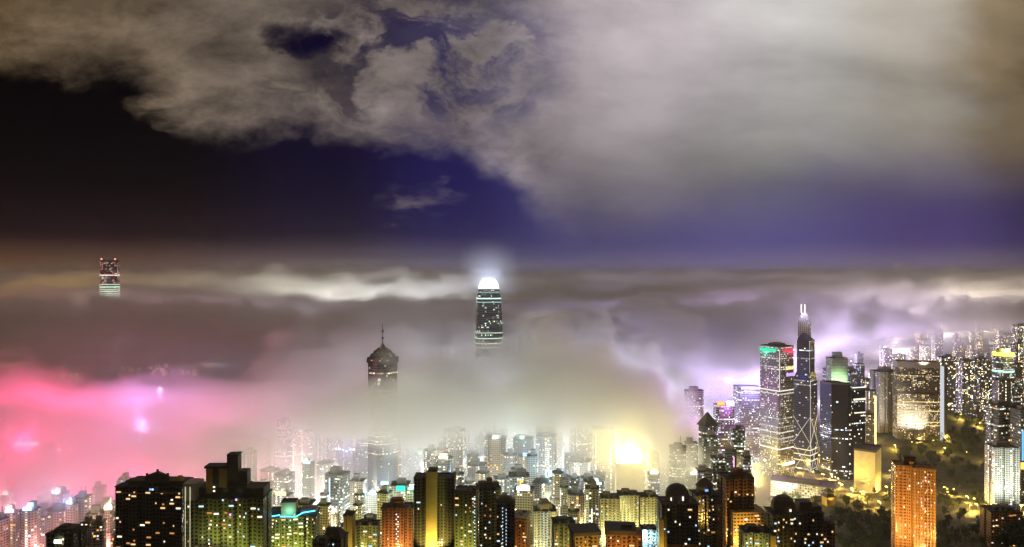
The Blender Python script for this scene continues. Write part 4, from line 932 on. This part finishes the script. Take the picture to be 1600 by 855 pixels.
# ------------------------------------------------------------------ added masts that light the mist, and street lamps
def mast_glow():  # masts are added so their lamps light the fog and nearby walls
    t = thing('mast_glow', 'added mast whose lamp lights the fog and nearby walls', 'floodlight mast', (0, 0, 0), 0, 'added light masts across the city')
    part_bar('pole', t, mat('black mast paint', (.004, .004, .004), .6), (0, 0, 0), (0, 0, 40), .6, 8)
    mb = MB(); mb.loft([([(r * math.cos(k * math.pi / 5), r * math.sin(k * math.pi / 5)) for k in range(10)], z) for r, z in ((.8, 39), (2.2, 40), (2.2, 41.5), (.6, 42.5))], bottom=True); mb.build('lamp_head', glow('fill mast lamp head', (1, .9, .7), 6), t)
    return t
FILL_MAST = mast_glow(); used = [False]
FILL_MASTS = [  # px, Y, power, colour
    (60, 5200, 3.4e6, (1, .6, .12)), (170, 5600, 3e6, (1, .62, .22)), (300, 5600, 4e6, (1, .8, .55)), (430, 5600, 9e6, (1, .92, .75)), (520, 5400, 1.2e7, (1, .97, .88)), (610, 5300, 1.3e7, (1, .98, .94)), (690, 5400, 8e6, (.95, .95, 1)),
    (820, 6000, 3.3e+06, (.75, .7, 1)), (950, 5800, 3e+06, (.75, .65, 1)), (1080, 5900, 3.6e+06, (.8, .66, 1)), (1220, 5700, 3.9e+06, (.85, .7, 1)), (1360, 5800, 3.3e+06, (.9, .75, .95)), (1500, 5800, 2e6, (1, .85, .8)),
    (1180, 2750, 1.6e6, (.7, .46, 1)), (1240, 3000, 1.8e6, (.74, .5, 1)), (1330, 3000, 2.0e6, (.8, .58, 1)), (1400, 3300, 2.2e6, (.9, .72, .95)), (1470, 3500, 2.6e6, (1, .84, .85)), (1540, 3600, 2.4e6, (1, .82, .6)),
    (330, 3300, 5e5, (.86, .74, 1)), (450, 3100, 6e5, (.85, .8, 1)), (570, 2900, 6e5, (.86, .82, 1)), (700, 2900, 1.0e6, (.82, .78, 1)), (640, 2300, 4e5, (.88, .86, 1)), (840, 2350, 7e5, (.8, .74, 1)), (900, 2500, 1.2e6, (.74, .64, 1)), (1010, 2400, 1.3e6, (.72, .58, 1)), (960, 2150, 3e5, (.78, .68, 1)), (1060, 2200, 3.5e5, (.74, .6, 1)),
    (20, 3300, 1.2e6, (1, .42, .16)), (110, 3000, 5e5, (1, .3, .22)), (250, 2900, 6e5, (1, .35, .6)),
    (850, 3200, 1.3e6, (.6, .52, 1)), (980, 3000, 2.0e6, (.68, .54, 1)), (1080, 2900, 1.1e6, (.72, .52, 1)), (1140, 2500, 8e5, (.72, .52, 1)), (1200, 2500, 3.2e6, (.7, .48, 1)), (1290, 2300, 3.0e6, (.78, .66, 1)), (1340, 2500, 2.0e6, (.8, .58, 1)), (1400, 2900, 1.4e6, (1, .85, .9)), (1490, 3000, 8e5, (1, .82, .5)), (1570, 2900, 8e5, (1, .78, .35)), (1440, 3700, 8e5, (1, .8, .5)), (1540, 2300, 2.5e5, (1, .8, .35)),
    (430, 1250, 9e4, (1, .85, .72)), (480, 1000, 6e4, (1, .9, .75)), (560, 1300, 1.1e5, (1, .95, .88)), (620, 1080, 7e4, (1, .97, .88)), (660, 1350, 1.7e5, (.98, .98, .92)), (700, 1000, 7e4, (.95, 1, .9)), (740, 1250, 1.7e5, (.95, .98, .9)), (800, 1080, 8e4, (.93, 1, .92)), (830, 1350, 1.9e5, (.97, .98, .95)), (900, 1100, 1.2e5, (1, .98, .85)), (920, 1380, 2.2e5, (.95, .97, .97)), (1000, 1450, 3.2e5, (.92, .92, 1)), (1060, 1500, 3e5, (.85, .84, 1)), (1150, 1600, 1.1e5, (.75, .65, 1)),
    (455, 930, 4e4, (1, .95, .75)), (520, 900, 6e4, (1, .97, .6)), (575, 960, 6e4, (.95, 1, .82)), (600, 880, 6e4, (1, .97, .6)), (650, 930, 6e4, (.97, 1, .8)), (690, 900, 6e4, (.95, 1, .6)), (755, 960, 7e4, (.93, 1, .82)), (815, 930, 6e4, (.95, 1, .65)), (865, 980, 6e4, (.9, 1, .9)), (905, 940, 8e4, (1, .95, .5)), (500, 1120, 6e4, (1, .95, .8)), (780, 1180, 9e4, (.95, 1, .85)), (1010, 1020, 5e4, (1, 1, .75)),
    (1180, 1130, 5e4, (1, .78, .15)), (1100, 1080, 4e4, (1, .9, .4)), (1195, 1300, 6e4, (1, .78, .15)), (1262, 1420, 6e4, (1, .8, .2)),
    (425, 770, 3e4, (.9, 1, .3)), (575, 800, 3e4, (1, .85, .25)), (706, 780, 3e4, (.9, 1, .3)), (828, 740, 3e4, (1, .8, .25)), (880, 720, 2e4, (1, .8, .2)), (1012, 760, 4e4, (1, .9, .3)), (1122, 760, 4e4, (1, .75, .15)), (1198, 700, 4e4, (1, .75, .15)), (60, 800, 3e4, (1, .35, .3)), (150, 780, 3e4, (1, .4, .35)),
    (880, 1700, 1.6e5, (.9, .86, 1)), (960, 1720, 1.8e5, (.86, .8, 1)), (1030, 1780, 1.6e5, (.82, .74, 1)), (800, 1750, 1.4e5, (.95, .93, 1)),
    (1080, 1150, 5e4, (1, 1, .85)), (330, 1200, 2.4e5, (1, .34, .36)), (140, 1050, 2.6e5, (1, .1, .3)), (250, 1050, 2.0e5, (1, .16, .36)), (20, 950, 8e4, (1, .1, .22)), (100, 1500, 1.1e6, (1, .07, .2)), (190, 1250, 4e5, (1, .1, .3)), (290, 1300, 2.5e5, (1, .2, .36)), (40, 1250, 2.5e5, (1, .08, .22)), (700, 1800, 2.4e5, (.95, .95, .93)), (850, 1800, 2.4e5, (.94, .92, 1)), (560, 1800, 1.8e5, (1, .92, .9)),
]
for px, Y, pw, c in FILL_MASTS:
    o = FILL_MAST if not used[0] else copy_tree(FILL_MAST); used[0] = True
    x = X(px, Y); o.location = (x, Y, max(0, ground(x, Y)))
    if 1180 < Y < 2200 and 380 < px < 1080: c = (c[0] * .93, c[1] * .95, min(1, c[2] * 1.14))
    lamp('fill_lamp', o, (0, 0, 52), pw * (1.9 if Y > 4500 else (1.25 if px < 1350 and px > 700 else 2.2) if Y > 2200 else 4.2), c, 4)


def street_lamp():
    t = thing('street_lamp', 'sodium street lamp along the yellow lit roads', 'street lamp', (0, 0, 0), 0, 'street lamps along the city roads')
    mb = MB(); mb.bar((0, 0, 0), (0, 0, 10), .18, 6); mb.bar((0, 0, 9.9), (2.4, 0, 10.6), .12, 6); mb.build('pole', M['steel'], t)
    mb = MB(); mb.loft([(rect(2.2, 1.2, 2.6), 10.1), (rect(2.6, 1.5, 2.6), 10.5), (rect(1.4, .8, 2.6), 10.9)], bottom=True); mb.build('lamp_head', glow('sodium lamp head', (1, .68, .12), 14), t)
    return t
SL = street_lamp(); first = True; cnt = 0
for fine in ROADS:
    for k in range(0, len(fine), 3):
        o = SL if first else copy_tree(SL); first = False
        x, y = fine[k][0] + rnd.uniform(-9, 9), fine[k][1] + rnd.uniform(-12, 12); o.location = (x, y, ground(x, y)); o.rotation_euler = (0, 0, math.pi)
        if cnt % 2 == 0: lamp('street_lamp_light', o, (2.6, 0, 8.6), 8e4, (1, .62, .10), .6)
        cnt += 1
for px, py in ((1195, 735), (1230, 742), (1270, 735), (1282, 720), (1390, 745), (1500, 655), (1478, 690), (1530, 668), (1185, 700), (1192, 690), (1240, 720), (1286, 700), (1490, 775), (1515, 800), (1595, 800), (1590, 770), (1360, 690)):
    x, y, z = gpt(px, py); o = copy_tree(SL); o.location = (x, y, z); o.rotation_euler = (0, 0, rnd.uniform(0, 6))
    lamp('street_lamp_light', o, (2.6, 0, 8.6), 8e4, (1, .66, .14), .6)

# ------------------------------------------------------------------ small far blocks across the harbour
def far_block():
    t = thing('harbour_block', 'small lit building speck across the harbour in reddish haze', 'building', (0, 0, 0), 0, 'small buildings across the harbour')
    mb = MB(); p = rect(34, 20); mb.loft([(p, 0), (p, 46)]); mb.build('wall', facade('far harbour wall', (.3, .26, .24), 5, 4, p=.3, tints=(WARM, AMBER, WHITE, WARM), strength=5), t); roof_on(p, 46.05, t)
    part_box('roof_light', t, glow('far roof light', (1, .5, .25), 9), 0, -10.6, 40, 9, 1, 4); return t
FB = far_block(); first = True
for k in range(70):
    px = rnd.uniform(-5, 135) if k < 42 else rnd.uniform(185, 330); Y = rnd.uniform(2660, 2950) if k < 42 else rnd.uniform(2900, 3200)
    o = FB if first else copy_tree(FB); first = False
    o.location = (X(px, Y), Y, 0); o.rotation_euler = (0, 0, rnd.uniform(-.5, .5)); k = rnd.uniform(.25, .6); o.scale = (k, k, k * rnd.uniform(.5, 1.1))

# ------------------------------------------------------------------ trees
def leaf_mat(col):
    m = bpy.data.materials.new('foliage'); m.use_nodes = True; t = m.node_tree; b = t.nodes['Principled BSDF']
    tc = t.nodes.new('ShaderNodeTexCoord'); n = noise(t, tc.outputs['Object'], .5, 3)
    t.links.new(mixc(t, n, tuple(c * .6 for c in col), tuple(c * 1.5 for c in col)), b.inputs['Base Color']); b.inputs['Roughness'].default_value = .7
    return m
LEAF = [leaf_mat((.045, .07, .022)), leaf_mat((.06, .08, .03)), leaf_mat((.04, .06, .028))]
def make_tree(seed, hgt, rad, lm):
    r = random.Random(seed); t = thing('tree', '', 'tree', (0, 0, 0), 0, 'garden trees')
    mb = MB(); mb.bar((0, 0, 0), (.3, .1, hgt * .45), .45, 7)
    for k in range(5):
        a = r.uniform(0, 6.28); mb.bar((.2, .1, hgt * r.uniform(.3, .45)), (rad * .6 * math.cos(a), rad * .6 * math.sin(a), hgt * r.uniform(.6, .8)), .16, 5)
    mb.build('trunk', M['bark'], t); mb = MB()
    cl = [(r.uniform(-.62, .62) * rad, r.uniform(-.62, .62) * rad, hgt * r.uniform(.42, .86), rad * r.uniform(.28, .5)) for _ in range(13)]
    for cx, cy, cz, cr in cl:
        for _ in range(52):
            v = Vector((r.gauss(0, 1), r.gauss(0, 1), r.gauss(0, 1))).normalized() * cr * r.uniform(.55, 1.05); c = Vector((cx, cy, cz)) + v * 1.0
            a = Vector((r.gauss(0, 1), r.gauss(0, 1), r.gauss(0, .7))).normalized(); b_ = a.cross(v.normalized()); b_ = b_.normalized() if b_.length > .1 else Vector((0, 0, 1)); s = r.uniform(.35, .75)
            mb.face([c - a * s, c + b_ * s * .6, c + a * s, c - b_ * s * .6])
    mb.build('crown', lm, t); return t
PROTO = [make_tree(3, 13, 6.0, LEAF[0]), make_tree(5, 16, 6.5, LEAF[1]), make_tree(9, 11, 5.5, LEAF[2])]
TUSED = [False] * 3
KIND = ['rounded dark tree', 'tall olive green tree', 'low spreading dark tree']
def plant(px, py, where, group, s=1.0):
    i = rnd.randrange(3); x, y, z = gpt(px, py); o = PROTO[i] if not TUSED[i] else copy_tree(PROTO[i]); TUSED[i] = True
    o.location = (x, y, z - .4); o.rotation_euler = (0, 0, rnd.uniform(0, 6.28)); k = s * rnd.uniform(.85, 1.25); o.scale = (k, k, k * rnd.uniform(.85, 1.15))
    o['label'] = f'{KIND[i]} {where}'; o['group'] = group
for _ in range(70): plant(rnd.uniform(1296, 1394), rnd.uniform(806, 872), 'in the dark garden left of the terracotta tower', 'garden trees left of the terracotta tower')
for _ in range(60): plant(rnd.uniform(1458, 1545), rnd.uniform(735, 872), 'on the slope right of the terracotta tower', 'trees on the slope right of the terracotta tower')
for _ in range(115): plant(rnd.uniform(1405, 1545), rnd.uniform(652, 740), 'on the dark wooded knoll below the curved hotel slab', 'trees on the wooded knoll', 1.25)
for _ in range(30): plant(rnd.uniform(1552, 1625), rnd.uniform(828, 880), 'on the black slope under the short brown block', 'trees on the black slope')
for _ in range(40): plant(rnd.uniform(1195, 1395), rnd.uniform(764, 806), 'beside the yellow lit road and white hall', 'trees beside the yellow lit road', .9)
for px, py in ((662, 868), (690, 866), (676, 872), (700, 870), (640, 870), (622, 872), (515, 872), (582, 872), (760, 876), (1010, 876), (930, 880), (716, 874)): plant(px, py, 'between the nearest apartment blocks', 'trees between the nearest apartment blocks', 1.2)


# ------------------------------------------------------------------ fog: volumes with real shape, and thin even haze
def fog_material(name, col, g):
    m = bpy.data.materials.new(name); m.use_nodes = True; t = m.node_tree; t.nodes.clear()
    o = t.nodes.new('ShaderNodeOutputMaterial'); p = t.nodes.new('ShaderNodeVolumePrincipled'); t.links.new(p.outputs[0], o.inputs['Volume'])
    p.inputs['Color'].default_value = (*col, 1); p.inputs['Density'].default_value = 1.0; p.inputs['Anisotropy'].default_value = g
    return m
def fog_volume(name, lo, hi, res, density, label, g=.25):
    vd = bpy.data.volumes.new(name); vo = link(name, vd); tag(vo, label, 'fog', None, 'stuff')
    ng = bpy.data.node_groups.new(name, 'GeometryNodeTree'); ng.interface.new_socket('Geometry', in_out='OUTPUT', socket_type='NodeSocketGeometry')
    N, L = ng.nodes, ng.links
    out = N.new('NodeGroupOutput'); vc = N.new('GeometryNodeVolumeCube'); pos = N.new('GeometryNodeInputPosition'); sep = N.new('ShaderNodeSeparateXYZ')
    L.new(pos.outputs[0], sep.inputs[0])
    vc.inputs['Min'].default_value = lo; vc.inputs['Max'].default_value = hi
    for a, r in zip('XYZ', res): vc.inputs['Resolution ' + a].default_value = r
    L.new(density(ng, pos.outputs[0], *(S(ng, sep.outputs[k]) for k in range(3))).o, vc.inputs['Density'])
    m = fog_material(name, (.985, .985, .985), g); vd.materials.append(m)
    sm = N.new('GeometryNodeSetMaterial'); sm.inputs['Material'].default_value = m
    L.new(vc.outputs[0], sm.inputs[0]); L.new(sm.outputs[0], out.inputs[0])
    vo.modifiers.new('density', 'NODES').node_group = ng
    return vo
def near_fog(t, P, x, y, z):
    v = xyz(t, x, y, z * 1.4)
    n1 = noise(t, v, 1 / 330, 4, .55, .35) - .5; n2 = noise(t, v, 1 / 120, 4, .6, .3) - .5; n3 = noise(t, v, 1 / 42, 3, .6) - .5
    u = x / y * FP + CX                                   # bearing
    front = u.curve([(-200, 258), (0, 258), (250, 240), (400, 222), (520, 238), (620, 262), (760, 256), (860, 284), (905, 268), (950, 266), (985, 236), (1015, 236), (1045, 186), (1075, 176), (1110, 120), (1140, 105), (1250, 70), (1400, 60), (1800, 60)], -200, 1800, 0, 400)
    back = u.curve([(-200, 340), (0, 340), (250, 335), (400, 310), (520, 305), (640, 310), (800, 285), (950, 290), (1100, 315), (1300, 330), (1450, 320), (1600, 300), (1800, 290)], -200, 1800, 0, 400)
    kb = (y + n1 * 500.0).sm(1900.0, 2250.0)
    west = u.sm(480.0, 300.0); lump = 1.0 - west * .4
    T = front * (1.0 - kb) + back * kb + (n1 * 250.0 + n2 * 280.0 + n3 * 110.0) * lump - west * y.sm(1350.0, 1600.0) * (1.0 - kb) * 140.0
    T = T + u.sm(440.0, 520.0) * u.sm(800.0, 680.0) * y.sm(1180.0, 1060.0) * 26.0
    top = (T - z).sm(0.0, 17.0)
    base = u.curve([(-200, 60), (300, 90), (430, 175), (600, 205), (950, 200), (1050, 140), (1150, 120), (1300, 235), (1800, 265)], -200, 1800, 0, 400)
    base = base * (1.0 - kb) + u.curve([(-200, 215), (300, 205), (450, 150), (600, 140), (950, 140), (1150, 150), (1300, 235), (1800, 265)], -200, 1800, 0, 400) * kb
    low = (z - base + n2 * 80.0).sm(-45.0, 55.0)
    thick = ((u.sm(250.0, 520.0, .0078, .018) + u.sm(690.0, 840.0) * .018)).max(kb * .018)
    mist = u.sm(1050.0, 1220.0, .0024, .0007)
    dens = top * (mist + low * thick * (.55 + n2 * 1.6).max(.15)) * (y + n1 * 240.0 + west * 150.0).sm(870.0, 1090.0)
    fx = (x + 175.0 + n2 * 120.0) * (1 / 165.0); fy = (y - 1035.0) * (1 / 72.0); fz = (z - 214.0 + n1 * 60.0 + n2 * 70.0) * (1 / 52.0)
    dens = dens.max((fx * fx + fy * fy + fz * fz).sm(1.3, .2) * .022)
    halo = (x + 51.0) * (1 / 105.0); hy = (y - 1545.0) * (1 / 105.0); hz = (z - 425.0) * (1 / 108.0)  # thin mist added round the crown so its lamp shows a halo
    return dens + (halo * halo + hy * hy + hz * hz).sm(1.0, .0).pow(2.0) * .0016
fog_volume('fog_bank', (-1900, 700, 0), (1950, 2600, 560), (500, 245, 80), near_fog, 'rolling grey fog bank wrapped round the city towers')
def far_fog(t, P, x, y, z):
    v = xyz(t, x, y, z * 2.2)
    n1 = noise(t, v, 1 / 1150, 4, .55, .3) - .5; n2 = noise(t, v, 1 / 360, 6, .6, .3) - .5
    u = x / y * FP + CX
    T0 = u.curve([(-200, 335), (0, 345), (170, 350), (300, 320), (500, 295), (700, 300), (1000, 345), (1300, 360), (1600, 350), (1800, 340)], -200, 1800, 0, 600)
    T1 = u.curve([(-200, 400), (0, 420), (200, 440), (350, 455), (480, 455), (600, 440), (730, 420), (800, 400), (1000, 420), (1300, 440), (1600, 445), (1800, 440)], -200, 1800, 0, 600)
    kb = (y + n1 * 1500.0).sm(4700.0, 5600.0)
    T = T0 * (1.0 - kb) + T1 * kb + n1 * 200.0 + n2 * 430.0
    base = u.curve([(-200, 190), (350, 170), (600, 60), (1200, 60), (1330, 200), (1420, 265), (1800, 290)], -200, 1800, 0, 600) * (y.sm(4600.0, 3600.0))
    return (T - z).sm(0.0, 90.0) * (.00012 + (z - base + n2 * 80.0).sm(-60.0, 60.0) * .0055)
fog_volume('cloud_bank', (-6200, 2600, 0), (6200, 8200, 560), (420, 200, 56), far_fog, 'distant cloud bank stretched along the horizon behind the towers')


def haze():
    mb = MB(); p = [(-12000, -400), (12000, -400), (12000, 29000), (-12000, 29000)]
    mb.loft([(p, -8), (p, 540)], bottom=True); m = fog_material('thin haze', (.98, .98, .98), .3)
    m.node_tree.nodes['Principled Volume'].inputs['Density'].default_value = .000045
    o = mb.build('haze', m); o['kind'] = 'stuff'; o['label'] = 'thin night haze over the whole city'
haze()
